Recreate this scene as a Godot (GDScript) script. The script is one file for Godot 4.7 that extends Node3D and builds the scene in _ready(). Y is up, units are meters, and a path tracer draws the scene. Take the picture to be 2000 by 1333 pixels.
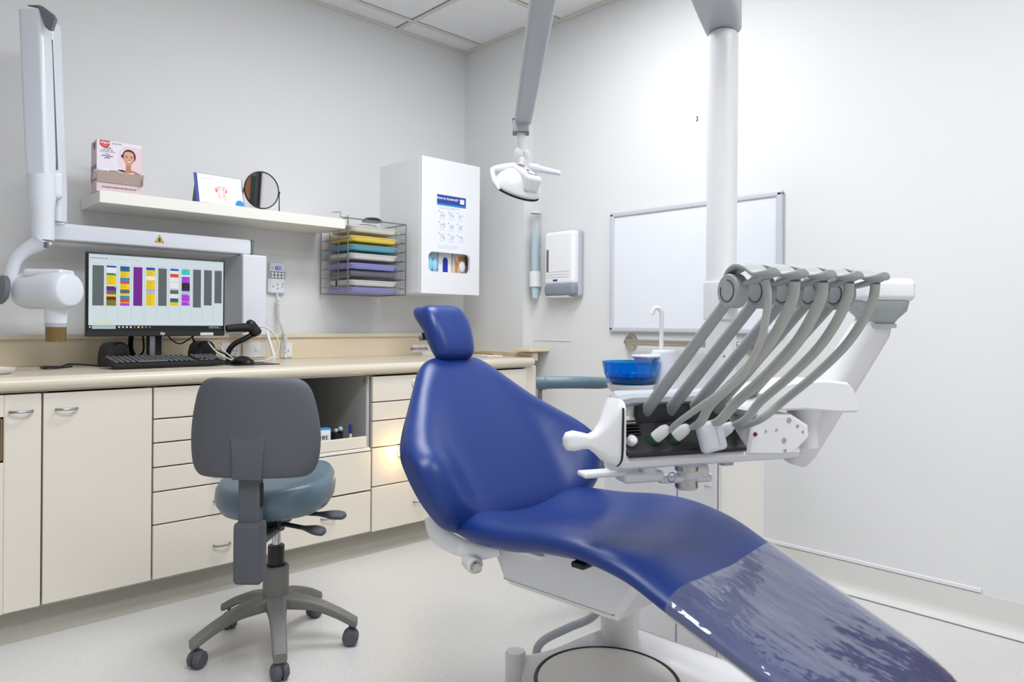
extends Node3D

# ---------------------------------------------------------------- helpers
var used := {}
var M := {}

class Sh:
	# collects closed pieces as triangles, counter-clockwise from outside
	var v := PackedVector3Array()

	func piece(t: PackedVector3Array, xf := Transform3D(), closed := true) -> Sh:
		var vol := 0.0
		if closed:
			var c := Vector3.ZERO
			for p in t:
				c += p
			c /= maxf(1.0, t.size())
			for i in range(0, t.size(), 3):
				vol += (t[i] - c).dot((t[i + 1] - c).cross(t[i + 2] - c))
		var flip := vol < 0.0
		if xf.basis.determinant() < 0.0:
			flip = not flip
		for i in range(0, t.size(), 3):
			var a: Vector3 = xf * t[i]
			var b: Vector3 = xf * t[i + 1]
			var c2: Vector3 = xf * t[i + 2]
			if (b - a).cross(c2 - a).length_squared() < 1e-18:
				continue
			v.append(a)
			if flip:
				v.append(c2)
				v.append(b)
			else:
				v.append(b)
				v.append(c2)
		return self

	func loft(rings: Array, xf := Transform3D(), caps := true, open := false) -> Sh:
		var t := PackedVector3Array()
		var n: int = rings[0].size()
		for i in rings.size() - 1:
			var r0: PackedVector3Array = rings[i]
			var r1: PackedVector3Array = rings[i + 1]
			for j in (n - 1 if open else n):
				var k := (j + 1) % n
				t.append_array([r0[j], r0[k], r1[k], r0[j], r1[k], r1[j]])
		if caps:
			for e in 2:
				var r: PackedVector3Array = rings[0] if e == 0 else rings[rings.size() - 1]
				var c := Vector3.ZERO
				for p in r:
					c += p
				c /= n
				for j in n:
					var k := (j + 1) % n
					if e == 0:
						t.append_array([c, r[k], r[j]])
					else:
						t.append_array([c, r[j], r[k]])
		return piece(t, xf, caps)

	func box(c: Vector3, s: Vector3, b := 0.0, xf := Transform3D()) -> Sh:
		b = minf(b, minf(s.x, minf(s.y, s.z)) * 0.49)
		return rbox(c, s, b, 1, xf)

	# rounded box: edges of radius r in n steps
	func rbox(c: Vector3, s: Vector3, r: float, n := 3, xf := Transform3D()) -> Sh:
		var h := s * 0.5
		r = minf(r, minf(h.x, minf(h.y, h.z)) * 0.98)
		var rings := []
		if r <= 0.00001:
			for y in [-h.y, h.y]:
				rings.append(PackedVector3Array([c + Vector3(-h.x, y, -h.z), c + Vector3(h.x, y, -h.z), c + Vector3(h.x, y, h.z), c + Vector3(-h.x, y, h.z)]))
			return loft(rings, xf)
		var levels := []
		for i in n + 1:
			var a := PI / 2 * i / n
			levels.append([-h.y + r - r * cos(a), r - r * sin(a)])
		for i in n + 1:
			var a := PI / 2 * (n - i) / n
			levels.append([h.y - r + r * cos(a), r - r * sin(a)])
		for l in levels:
			var ring := PackedVector3Array()
			var ins: float = l[1]
			for q in Sh.rrect(s.x - 2 * ins, s.z - 2 * ins, maxf(r - ins, 0.0002), n):
				ring.append(c + Vector3(q.x, l[0], q.y))
			rings.append(ring)
		return loft(rings, xf)

	static func rrect(w: float, h: float, r: float, n := 3) -> PackedVector2Array:
		var o := PackedVector2Array()
		for k in 4:
			var cx := (w / 2 - r) * (1 if k == 0 or k == 3 else -1)
			var cy := (h / 2 - r) * (1 if k < 2 else -1)
			for i in n + 1:
				var a := PI / 2 * (k + float(i) / n)
				o.append(Vector2(cx + r * cos(a), cy + r * sin(a)))
		return o

	# polygon in XY pushed along Z from z0 to z1, edges chamfered
	func prism(poly: PackedVector2Array, z0: float, z1: float, b := 0.0, xf := Transform3D()) -> Sh:
		var n := poly.size()
		var area := 0.0
		for i in n:
			area += poly[i].cross(poly[(i + 1) % n])
		if area < 0:
			poly.reverse()
		var ins := PackedVector2Array()
		for i in n:
			var e0 := (poly[i] - poly[(i + n - 1) % n]).normalized()
			var e1 := (poly[(i + 1) % n] - poly[i]).normalized()
			var nn := Vector2(-e0.y, e0.x) + Vector2(-e1.y, e1.x)
			nn = nn / maxf(0.35, nn.length_squared() / 2.0)
			ins.append(poly[i] + nn * b)
		var lv := [[z0, poly], [z1, poly]] if b <= 0 else [[z0, ins], [z0 + b, poly], [z1 - b, poly], [z1, ins]]
		var t := PackedVector3Array()
		for i in lv.size() - 1:
			var p0: PackedVector2Array = lv[i][1]
			var p1: PackedVector2Array = lv[i + 1][1]
			for j in n:
				var k := (j + 1) % n
				var a := Vector3(p0[j].x, p0[j].y, lv[i][0])
				var bb := Vector3(p0[k].x, p0[k].y, lv[i][0])
				var c := Vector3(p1[k].x, p1[k].y, lv[i + 1][0])
				var d := Vector3(p1[j].x, p1[j].y, lv[i + 1][0])
				t.append_array([a, bb, c, a, c, d])
		var ix := Geometry2D.triangulate_polygon(ins if b > 0 else poly)
		for i in range(0, ix.size(), 3):
			var q := []
			for j in 3:
				q.append((ins if b > 0 else poly)[ix[i + j]])
			if (q[1] - q[0]).cross(q[2] - q[0]) < 0:
				q.reverse()
			for j in 3:
				t.append(Vector3(q[j].x, q[j].y, z1))
			for j in [0, 2, 1]:
				t.append(Vector3(q[j].x, q[j].y, z0))
		return piece(t, xf)

	func lathe(prof: Array, seg := 24, xf := Transform3D()) -> Sh:
		var rings := []
		for p in prof:
			var ring := PackedVector3Array()
			for i in seg:
				var a := TAU * i / seg
				ring.append(Vector3(p[0] * cos(a), p[1], p[0] * sin(a)))
			rings.append(ring)
		return loft(rings, xf)

	func ball(c: Vector3, r: Vector3, seg := 20, xf := Transform3D()) -> Sh:
		var prof := []
		for i in seg / 2 + 1:
			var a := PI * i / (seg / 2) - PI / 2
			prof.append([cos(a), sin(a)])
		return lathe(prof, seg, xf * Transform3D(Basis.from_scale(r), c))

	# sweeps a cross-section (default circle) along points; rad may be a number or one per point
	func tube(pts: Array, rad, seg := 10, xf := Transform3D(), flat := 1.0, upv := Vector3.ZERO) -> Sh:
		var n := pts.size()
		var rings := []
		var u := Vector3.ZERO
		for i in n:
			var d: Vector3 = (pts[mini(i + 1, n - 1)] - pts[maxi(i - 1, 0)]).normalized()
			if upv != Vector3.ZERO:
				u = (upv - d * upv.dot(d)).normalized()
			elif i == 0:
				u = d.cross(Vector3.UP if absf(d.y) < 0.9 else Vector3.RIGHT).normalized()
			else:
				u = (u - d * u.dot(d)).normalized()
			var w := d.cross(u)
			var r: float = rad if (rad is float or rad is int) else rad[i]
			var ring := PackedVector3Array()
			for k in seg:
				var a := TAU * k / seg
				ring.append(pts[i] + u * cos(a) * r * flat + w * sin(a) * r)
			rings.append(ring)
		return loft(rings, xf)

	func mesh(crease := 38.0) -> ArrayMesh:
		var near := {}
		var fn := PackedVector3Array()
		for i in range(0, v.size(), 3):
			var nn := (v[i + 1] - v[i]).cross(v[i + 2] - v[i])
			fn.append(nn)
			for j in 3:
				var key := Vector3i((v[i + j] * 20000.0).round())
				if near.has(key):
					near[key].append(i / 3)
				else:
					near[key] = [i / 3]
		var lim := cos(deg_to_rad(crease))
		var nor := PackedVector3Array()
		var out := PackedVector3Array()
		for i in range(0, v.size(), 3):
			var f := fn[i / 3]
			var fu := f.normalized()
			for j in [0, 2, 1]:
				var key := Vector3i((v[i + j] * 20000.0).round())
				var s := Vector3.ZERO
				for g in near[key]:
					if fn[g].normalized().dot(fu) > lim:
						s += fn[g]
				out.append(v[i + j])
				nor.append(s.normalized())
		var arr := []
		arr.resize(Mesh.ARRAY_MAX)
		arr[Mesh.ARRAY_VERTEX] = out
		arr[Mesh.ARRAY_NORMAL] = nor
		var m := ArrayMesh.new()
		m.add_surface_from_arrays(Mesh.PRIMITIVE_TRIANGLES, arr)
		return m


func numbered(n: String) -> String:
	var k: int = used.get(n, -1) + 1
	used[n] = k
	return n if k == 0 else "%s_%03d" % [n, k]

func thing(called: String, label: String, category: String, at := Vector3.ZERO, turn := 0.0, group := "") -> Node3D:
	var o := Node3D.new()
	o.name = numbered(called)
	add_child(o, true)
	o.position = at
	o.rotation.y = turn
	tag(o, label, category, group)
	return o

func tag(o: Node3D, label: String, category: String, group := "") -> Node3D:
	o.set_meta("label", label)
	o.set_meta("category", category)
	if group:
		o.set_meta("group", group)
	return o

# commits a shape (Sh or Mesh) as one named mesh under parent
func part(called: String, s, m: Material, parent: Node3D = null, xf := Transform3D(), crease := 38.0) -> MeshInstance3D:
	var o := MeshInstance3D.new()
	o.name = called if parent else numbered(called)
	o.mesh = s.mesh(crease) if s is Sh else s
	o.material_override = m
	o.transform = xf
	(parent if parent else self).add_child(o, true)
	return o

func struct(called: String, s, m: Material, parent: Node3D = null, crease := 38.0) -> MeshInstance3D:
	var o := part(called, s, m, parent, Transform3D(), crease)
	if parent == null:
		o.set_meta("kind", "structure")
	return o

func copy(o: Node3D, at: Vector3, turn: float, label: String) -> Node3D:
	var c: Node3D = o.duplicate()
	c.name = numbered(String(o.name))
	add_child(c, true)
	c.position = at
	c.rotation.y = turn
	c.set_meta("label", label)
	return c

func mat(called: String, c: Color, rough := 0.5, metal := 0.0) -> StandardMaterial3D:
	var m := StandardMaterial3D.new()
	m.resource_name = called
	m.albedo_color = c
	m.roughness = rough
	m.metallic = metal
	M[called] = m
	return m

func glass(called: String, c: Color, rough := 0.05) -> StandardMaterial3D:
	var m := mat(called, c, rough)
	m.transparency = BaseMaterial3D.TRANSPARENCY_ALPHA
	return m

func noise_tex(freq: float, seed_: int, as_normal := false, size := 512) -> NoiseTexture2D:
	var n := FastNoiseLite.new()
	n.seed = seed_
	n.frequency = freq
	n.fractal_octaves = 4
	var t := NoiseTexture2D.new()
	t.noise = n
	t.width = size
	t.height = size
	t.seamless = true
	t.as_normal_map = as_normal
	return t

func relief(m: StandardMaterial3D, freq: float, seed_: int, scale: float, depth_cm: float) -> void:
	m.uv1_triplanar = true
	m.uv1_scale = Vector3.ONE * scale
	m.heightmap_enabled = true
	m.heightmap_texture = noise_tex(freq, seed_)
	m.heightmap_scale = depth_cm

func T(p: Vector3, e := Vector3.ZERO) -> Transform3D:
	return Transform3D(Basis.from_euler(e * PI / 180.0), p)

# a transform whose local y runs along d
func along(p: Vector3, d: Vector3) -> Transform3D:
	var y := d.normalized()
	var x := y.cross(Vector3.BACK if absf(y.z) < 0.9 else Vector3.RIGHT).normalized()
	return Transform3D(Basis(x, y, x.cross(y)), p)

func smooth(pts: Array, n := 6) -> Array:
	var o := []
	for i in pts.size() - 1:
		var a = pts[maxi(i - 1, 0)]
		var b = pts[i]
		var c = pts[i + 1]
		var d = pts[mini(i + 2, pts.size() - 1)]
		for k in n:
			var t := float(k) / n
			if b is Vector3 or b is Vector2:
				o.append(b.cubic_interpolate(c, a, d, t))
			else:
				o.append(cubic_interpolate(b, c, a, d, t))
	o.append(pts[pts.size() - 1])
	return o

func words(s: String, h: float, m: Material, parent: Node3D, xf: Transform3D, called := "lettering", bold := true, depth := 0.0006) -> MeshInstance3D:
	var t := TextMesh.new()
	var f := SystemFont.new()
	f.font_names = PackedStringArray(["Droid Sans"])
	f.font_weight = 700 if bold else 400
	t.font = f
	t.text = s
	t.font_size = 64
	t.pixel_size = h / 46.0
	t.depth = depth
	return part(called, t, m, parent, xf)

# a printed sheet: a textured quad facing +z of xf
func print_sheet(called: String, w: float, h: float, m: Material, parent: Node3D, xf: Transform3D) -> MeshInstance3D:
	var q := QuadMesh.new()
	q.size = Vector2(w, h)
	return part(called, q, m, parent, xf)

func picture(called: String, img: Image, rough := 0.6) -> StandardMaterial3D:
	img.generate_mipmaps()
	var m := mat(called, Color.WHITE, rough)
	m.albedo_texture = ImageTexture.create_from_image(img)
	return m

func rect(img: Image, x: float, y: float, w: float, h: float, c: Color) -> void:
	img.fill_rect(Rect2i(int(x), int(y), maxi(1, int(w)), maxi(1, int(h))), c)

func disc(img: Image, cx: float, cy: float, rx: float, ry: float, c: Color) -> void:
	for y in range(int(cy - ry), int(cy + ry) + 1):
		for x in range(int(cx - rx), int(cx + rx) + 1):
			if x < 0 or y < 0 or x >= img.get_width() or y >= img.get_height():
				continue
			if pow((x - cx) / rx, 2) + pow((y - cy) / ry, 2) <= 1.0:
				img.set_pixel(x, y, c)

func lines(img: Image, x: float, y: float, w: float, rows: int, step: float, c: Color, rng: RandomNumberGenerator) -> void:
	for r in rows:
		var at := x
		var end := x + w * rng.randf_range(0.7, 1.0)
		while at < end:
			var l := rng.randf_range(4, 14)
			rect(img, at, y + r * step, minf(l, end - at), maxf(1, step * 0.35), c)
			at += l + 3

# ---------------------------------------------------------------- scene
func _ready() -> void:
	camera_and_light()
	materials()
	room()
	cabinets()
	chair()
	delivery_unit()
	tower()
	operating_light()
	stools()
	xray()
	wall_things()
	desk_things()
	shelf_things()
	rack_things()
	counter_odds()


func camera_and_light() -> void:
	var cam := Camera3D.new()
	cam.name = "camera"
	add_child(cam)
	cam.position = Vector3(0, 1.08, 0)
	var a := atan(1480.0 / 1404.0)
	cam.rotation = Vector3(0, a - PI / 2, 0)
	cam.rotate_object_local(Vector3(0, 0, 1), deg_to_rad(0.43))
	cam.near = 0.05
	cam.far = 60.0
	cam.projection = Camera3D.PROJECTION_FRUSTUM
	cam.size = 0.05 * 1333.0 / 1404.0
	cam.frustum_offset = Vector2(0, -0.05 * 32.5 / 1404.0)
	cam.current = true
	var e := Environment.new()
	e.background_mode = Environment.BG_COLOR
	e.background_color = Color(0.55, 0.56, 0.58)
	e.background_energy_multiplier = 0.3
	e.ambient_light_source = Environment.AMBIENT_SOURCE_DISABLED
	e.tonemap_mode = Environment.TONE_MAPPER_LINEAR
	e.tonemap_exposure = 0.97
	e.sdfgi_enabled = true
	e.ssao_enabled = true
	e.ssil_enabled = true
	var w := WorldEnvironment.new()
	w.name = "environment"
	w.environment = e
	add_child(w)
	var glow := mat("diffuser", Color(0.95, 0.95, 0.95), 0.6)
	glow.emission_enabled = true
	glow.emission = Color(0.975, 0.985, 1.0)
	glow.emission_energy_multiplier = 3.0
	var trim := mat("light_frame", Color(0.85, 0.85, 0.85), 0.4)
	for p in [[Vector3(1.82, 2.815, -1.9), "long recessed ceiling panel light above the dental chair", 2.9], [Vector3(0.62, 2.815, -0.7), "recessed ceiling panel light nearest the camera", 3.7], [Vector3(1.82, 2.815, 0.5), "recessed ceiling panel light by the far end of the room", 2.4]]:
		var o := thing("ceiling_light", p[1], "ceiling light", p[0], 0.0, "ceiling panel lights")
		part("frame", Sh.new().box(Vector3(-0.59, 0, 0), Vector3(0.02, 0.02, 0.6), 0.002).box(Vector3(0.59, 0, 0), Vector3(0.02, 0.02, 0.6), 0.002).box(Vector3(0, 0, 0.29), Vector3(1.16, 0.02, 0.02), 0.002).box(Vector3(0, 0, -0.29), Vector3(1.16, 0.02, 0.02), 0.002), trim, o)
		part("diffuser", Sh.new().box(Vector3(0, 0.002, 0), Vector3(1.16, 0.008, 0.56), 0.001), glow, o)
		var l := AreaLight3D.new()
		l.name = "panel_lamp"
		l.area_size = Vector2(1.14, 0.54)
		l.light_color = Color(0.975, 0.985, 1.0)
		l.light_energy = p[2]
		l.area_range = 12.0
		l.area_attenuation = 2.0
		l.shadow_enabled = true
		o.add_child(l)
		l.position = Vector3(0, -0.015, 0)
		l.rotation_degrees = Vector3(-90, 0, 0)


func materials() -> void:
	relief(mat("wall", Color(0.875, 0.877, 0.878), 0.85), 0.2, 3, 3.0, 0.012)
	var tile := mat("ceiling_tile", Color(0.94, 0.94, 0.945), 0.95)
	relief(tile, 0.12, 5, 2.5, 0.25)
	mat("grid", Color(0.84, 0.83, 0.79), 0.5)
	mat("shadow_gap", Color(0.08, 0.08, 0.08), 0.9)
	var img := Image.create(512, 512, false, Image.FORMAT_RGB8)
	var rng := RandomNumberGenerator.new()
	rng.seed = 11
	for y in 512:
		for x in 512:
			var g := 0.835 + rng.randf_range(-0.04, 0.04)
			img.set_pixel(x, y, Color(g, g * 0.995, g * 0.98))
	for k in 5000:
		var g := rng.randf_range(0.68, 0.93)
		rect(img, rng.randi_range(0, 509), rng.randi_range(0, 509), rng.randi_range(1, 2), rng.randi_range(1, 2), Color(g, g * 0.99, g * 0.97))
	var fl := picture("floor", img, 0.42)
	fl.uv1_triplanar = true
	fl.uv1_world_triplanar = true
	fl.uv1_scale = Vector3.ONE * 1.6
	var kick := picture("kick", img, 0.5)
	kick.albedo_color = Color(0.80, 0.785, 0.74)
	kick.uv1_triplanar = true
	kick.uv1_scale = Vector3.ONE * 1.6
	mat("skirt", Color(0.85, 0.845, 0.83), 0.5)
	mat("laminate", Color(0.90, 0.87, 0.815), 0.38)
	mat("laminate_edge", Color(0.50, 0.42, 0.32), 0.7)
	mat("counter", Color(0.86, 0.82, 0.745), 0.25)
	mat("backsplash", Color(0.88, 0.82, 0.71), 0.35)
	mat("carcass", Color(0.72, 0.72, 0.71), 0.5)
	mat("shelf", Color(0.93, 0.92, 0.89), 0.45)
	mat("white", Color(0.91, 0.91, 0.915), 0.28)
	mat("white_matt", Color(0.90, 0.90, 0.905), 0.5)
	mat("white_cool", Color(0.87, 0.885, 0.915), 0.25)
	mat("cabinet_white", Color(0.93, 0.935, 0.945), 0.4)
	mat("grey_cap", Color(0.42, 0.44, 0.47), 0.5)
	mat("light_grey", Color(0.70, 0.72, 0.74), 0.4)
	mat("hose_grey", Color(0.70, 0.705, 0.69), 0.45)
	mat("whip_grey", Color(0.64, 0.655, 0.66), 0.42)
	mat("chrome", Color(0.78, 0.78, 0.78), 0.2, 1.0)
	mat("steel", Color(0.74, 0.72, 0.69), 0.24, 1.0)
	mat("nickel", Color(0.60, 0.61, 0.63), 0.35, 1.0)
	mat("wire", Color(0.55, 0.55, 0.56), 0.3, 0.9)
	mat("black", Color(0.045, 0.045, 0.05), 0.4)
	mat("black_matt", Color(0.07, 0.07, 0.075), 0.7)
	mat("panel_black", Color(0.10, 0.105, 0.115), 0.35)
	var sp := mat("stool_plastic", Color(0.33, 0.34, 0.365), 0.6)
	relief(sp, 0.2, 9, 14.0, 0.03)
	mat("stool_base", Color(0.45, 0.45, 0.435), 0.5)
	var vt := mat("teal_vinyl", Color(0.37, 0.455, 0.51), 0.33)
	relief(vt, 0.2, 8, 16.0, 0.012)
	var vb := mat("blue_vinyl", Color(0.085, 0.200, 0.47), 0.36)
	relief(vb, 0.22, 7, 14.0, 0.010)
	vb.clearcoat_enabled = true
	vb.metallic_specular = 0.42
	vb.clearcoat = 0.15
	vb.clearcoat_roughness = 0.3
	mat("blue_gray", Color(0.38, 0.47, 0.52), 0.4)
	var fm := glass("film", Color(0.60, 0.61, 0.66, 0.09), 0.03)
	fm.normal_enabled = true
	fm.normal_texture = noise_tex(0.012, 31, true)
	fm.normal_scale = 0.45
	fm.uv1_triplanar = true
	fm.uv1_scale = Vector3(2.2, 2.2, 1.0)
	glass("clear", Color(0.9, 0.92, 0.94, 0.12), 0.05)
	mat("print_dark", Color(0.12, 0.12, 0.16), 0.6)
	mat("print_red", Color(0.80, 0.06, 0.10), 0.5)
	mat("print_white", Color(0.95, 0.95, 0.95), 0.5)
	mat("print_grey", Color(0.50, 0.50, 0.56), 0.6)
	mat("print_maroon", Color(0.42, 0.12, 0.14), 0.6)
	mat("print_blue", Color(0.10, 0.22, 0.60), 0.5)
	mat("green_ring", Color(0.08, 0.24, 0.11), 0.45)
	mat("timber", Color(0.52, 0.27, 0.10), 0.4)
	mat("dark_timber", Color(0.10, 0.06, 0.045), 0.4)
	mat("green_board", Color(0.07, 0.15, 0.10), 0.8)
	mat("card", Color(0.72, 0.62, 0.45), 0.7)
	mat("amber", Color(0.46, 0.36, 0.20), 0.3)


const BW := -3.565      # plaster face behind the counter
const RX := 3.02        # plaster face on the right
const CH := 2.82        # underside of the ceiling tiles

func room() -> void:
	struct("floor", Sh.new().box(Vector3(0.9, -0.05, -1.1), Vector3(5.4, 0.1, 5.6)), M.floor)
	var back := struct("wall_back", Sh.new().box(Vector3(0.9, 1.45, BW - 0.06), Vector3(5.4, 3.1, 0.12)), M.wall)
	back.set_meta("kind", "structure")
	# right wall: a shallow pier beside the counter, then the main plane with a doorway towards the camera's end
	struct("wall_right", Sh.new().box(Vector3(2.95 + 0.1, 1.45, -3.29), Vector3(0.2, 3.1, 0.55)).box(Vector3(RX + 0.065, 1.45, (-3.015 - 0.45) / 2), Vector3(0.13, 3.1, 2.565)).box(Vector3(RX + 0.065, 2.6, 0.02), Vector3(0.13, 0.9, 0.94)).box(Vector3(RX + 0.065, 1.45, 1.07), Vector3(0.13, 3.1, 1.16)), M.wall)
	struct("wall_left", Sh.new().box(Vector3(-1.66, 1.45, -1.1), Vector3(0.12, 3.1, 5.6)), M.wall)
	struct("wall_near", Sh.new().box(Vector3(0.9, 1.45, 1.6), Vector3(5.4, 3.1, 0.12)), M.wall)
	var door := struct("door_1", Sh.new().box(Vector3(RX + 0.07, 1.075, 0.02), Vector3(0.045, 2.15, 0.92), 0.003), M.timber)
	part("door_frame", Sh.new().box(Vector3(RX + 0.05, 1.075, -0.465), Vector3(0.16, 2.15, 0.05), 0.004).box(Vector3(RX + 0.05, 1.075, 0.505), Vector3(0.16, 2.15, 0.05), 0.004).box(Vector3(RX + 0.05, 2.165, 0.02), Vector3(0.16, 0.05, 1.02), 0.004), M.dark_timber, door)
	part("glazing", Sh.new().box(Vector3(RX + 0.046, 1.20, -0.30), Vector3(0.006, 1.7, 0.16), 0.002), M.green_board, door)
	part("door_handle", Sh.new().tube([Vector3(RX + 0.05, 1.0, -0.10), Vector3(RX - 0.02, 1.0, -0.10), Vector3(RX - 0.02, 1.0, 0.02)], 0.009), M.nickel, door)
	# ceiling: lay-in tiles in a grid
	var ceil_ := struct("ceiling", Sh.new().box(Vector3(0.9, CH + 0.14, -1.1), Vector3(5.4, 0.12, 5.6)), M.white_matt)
	var bars := Sh.new()
	for z in [-3.40, -2.80, -2.20, -1.60, -1.00, -0.40, 0.20, 0.80, 1.40]:
		bars.box(Vector3(0.71, CH - 0.001, z), Vector3(4.6, 0.012, 0.024), 0.002)
	for x in [2.42, 1.22, 0.02, -1.18]:
		bars.box(Vector3(x, CH - 0.002, -1.0), Vector3(0.024, 0.012, 5.12), 0.002)
	part("grid_bar", bars, M.grid, ceil_)
	part("wall_angle", Sh.new().box(Vector3(RX - 0.011, CH - 0.004, -0.75), Vector3(0.022, 0.018, 4.5), 0.002).box(Vector3(2.95 - 0.011, CH - 0.004, -3.29), Vector3(0.022, 0.018, 0.55), 0.002).box(Vector3(0.7, CH - 0.004, BW + 0.009), Vector3(4.5, 0.014, 0.018), 0.002), M.grid, ceil_)
	var xs := [3.02, 2.42, 1.22, 0.02, -1.18, -1.6]
	var zs := [BW, -3.40, -2.80, -2.20, -1.60, -1.00, -0.40, 0.20, 0.80, 1.40, 1.54]
	for i in 5:
		for j in 10:
			var x0: float = xs[i + 1] + 0.014
			var x1: float = xs[i] - 0.014
			var z0: float = zs[j] + 0.014
			var z1: float = zs[j + 1] - 0.014
			var c := Vector2((x0 + x1) / 2, (z0 + z1) / 2)
			if c.distance_to(Vector2(1.82, -1.9)) < 0.1 or c.distance_to(Vector2(0.62, -0.7)) < 0.1 or c.distance_to(Vector2(1.82, 0.5)) < 0.1:
				continue
			part("ceiling_panel", Sh.new().box(Vector3(c.x, CH + 0.010, c.y), Vector3(x1 - x0, 0.015, z1 - z0), 0.003), M.ceiling_tile, ceil_)
	# coved vinyl skirting on the right wall
	var sk := struct("baseboard_right", Sh.new().prism(PackedVector2Array([Vector2(0, 0), Vector2(-0.045, 0), Vector2(-0.045, 0.004), Vector2(-0.028, 0.009), Vector2(-0.014, 0.022), Vector2(-0.007, 0.045), Vector2(-0.005, 0.120), Vector2(0, 0.120)]), -3.0, -0.49, 0.0, Transform3D(Basis.IDENTITY, Vector3(RX, 0, 0))), M.skirt, null, 50.0)
	part("floor_joint", Sh.new().box(Vector3(RX - 0.047, 0.001, -1.75), Vector3(0.005, 0.0024, 2.5)), M.grey_cap, sk)
	part("capping_strip", Sh.new().box(Vector3(RX - 0.003, 0.131, -1.85), Vector3(0.008, 0.016, 2.28), 0.002), M.white_matt, sk)
	struct("trim_1", Sh.new().box(Vector3(RX - 0.002, 0.989, -2.845), Vector3(0.004, 0.005, 0.28), 0.001), M.wall)
	var mark := Sh.new()
	mark.prism(PackedVector2Array([Vector2(-0.004, 0.012), Vector2(0.005, 0.010), Vector2(0.006, -0.008), Vector2(-0.003, -0.013), Vector2(-0.005, -0.008), Vector2(0.002, -0.003)]), 0.0, 0.004, 0.0, Transform3D(Basis(Vector3.UP, -PI / 2), Vector3(RX, 2.076, -1.90)))
	tag(part("wall_hook", mark, M.steel), "tiny brown picture hook left alone on the bare right wall", "hook")


# ---------------------------------------------------------------- counter run
func bow_handle(parent: Node3D, at: Vector3) -> void:
	var p := []
	for i in 9:
		var a := PI * i / 8
		p.append(Vector3(-0.032 * cos(a), 0.0, 0.026 * pow(sin(a), 0.6)))
	part("handle", Sh.new().tube(p, 0.0042, 8, T(at), 1.0), M.nickel, parent)

func front(called: String, x0: float, x1: float, y0: float, y1: float, parent: Node3D, handle := 0.0, hx := 0.0) -> void:
	var g := 0.0022
	var d := part(called, Sh.new().rbox(Vector3((x0 + x1) / 2, (y0 + y1) / 2, -2.879), Vector3(x1 - x0 - 2 * g, y1 - y0 - 2 * g, 0.018), 0.004, 2), M.laminate, parent, T(-parent.position))
	if handle > 0:
		bow_handle(d, Vector3(hx if hx != 0 else (x0 + x1) / 2, handle, -2.871))

func carcass_box(x0: float, x1: float, parent: Node3D) -> void:
	var s := Sh.new()
	s.box(Vector3(x0 + 0.009, 0.468, -3.22), Vector3(0.016, 0.732, 0.66))
	s.box(Vector3(x1 - 0.009, 0.468, -3.22), Vector3(0.016, 0.732, 0.66))
	s.box(Vector3((x0 + x1) / 2, 0.11, -3.22), Vector3(x1 - x0 - 0.036, 0.016, 0.66))
	s.box(Vector3((x0 + x1) / 2, 0.468, -3.545), Vector3(x1 - x0 - 0.036, 0.70, 0.01))
	part("carcass", s, M.carcass, parent, T(-parent.position))

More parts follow.
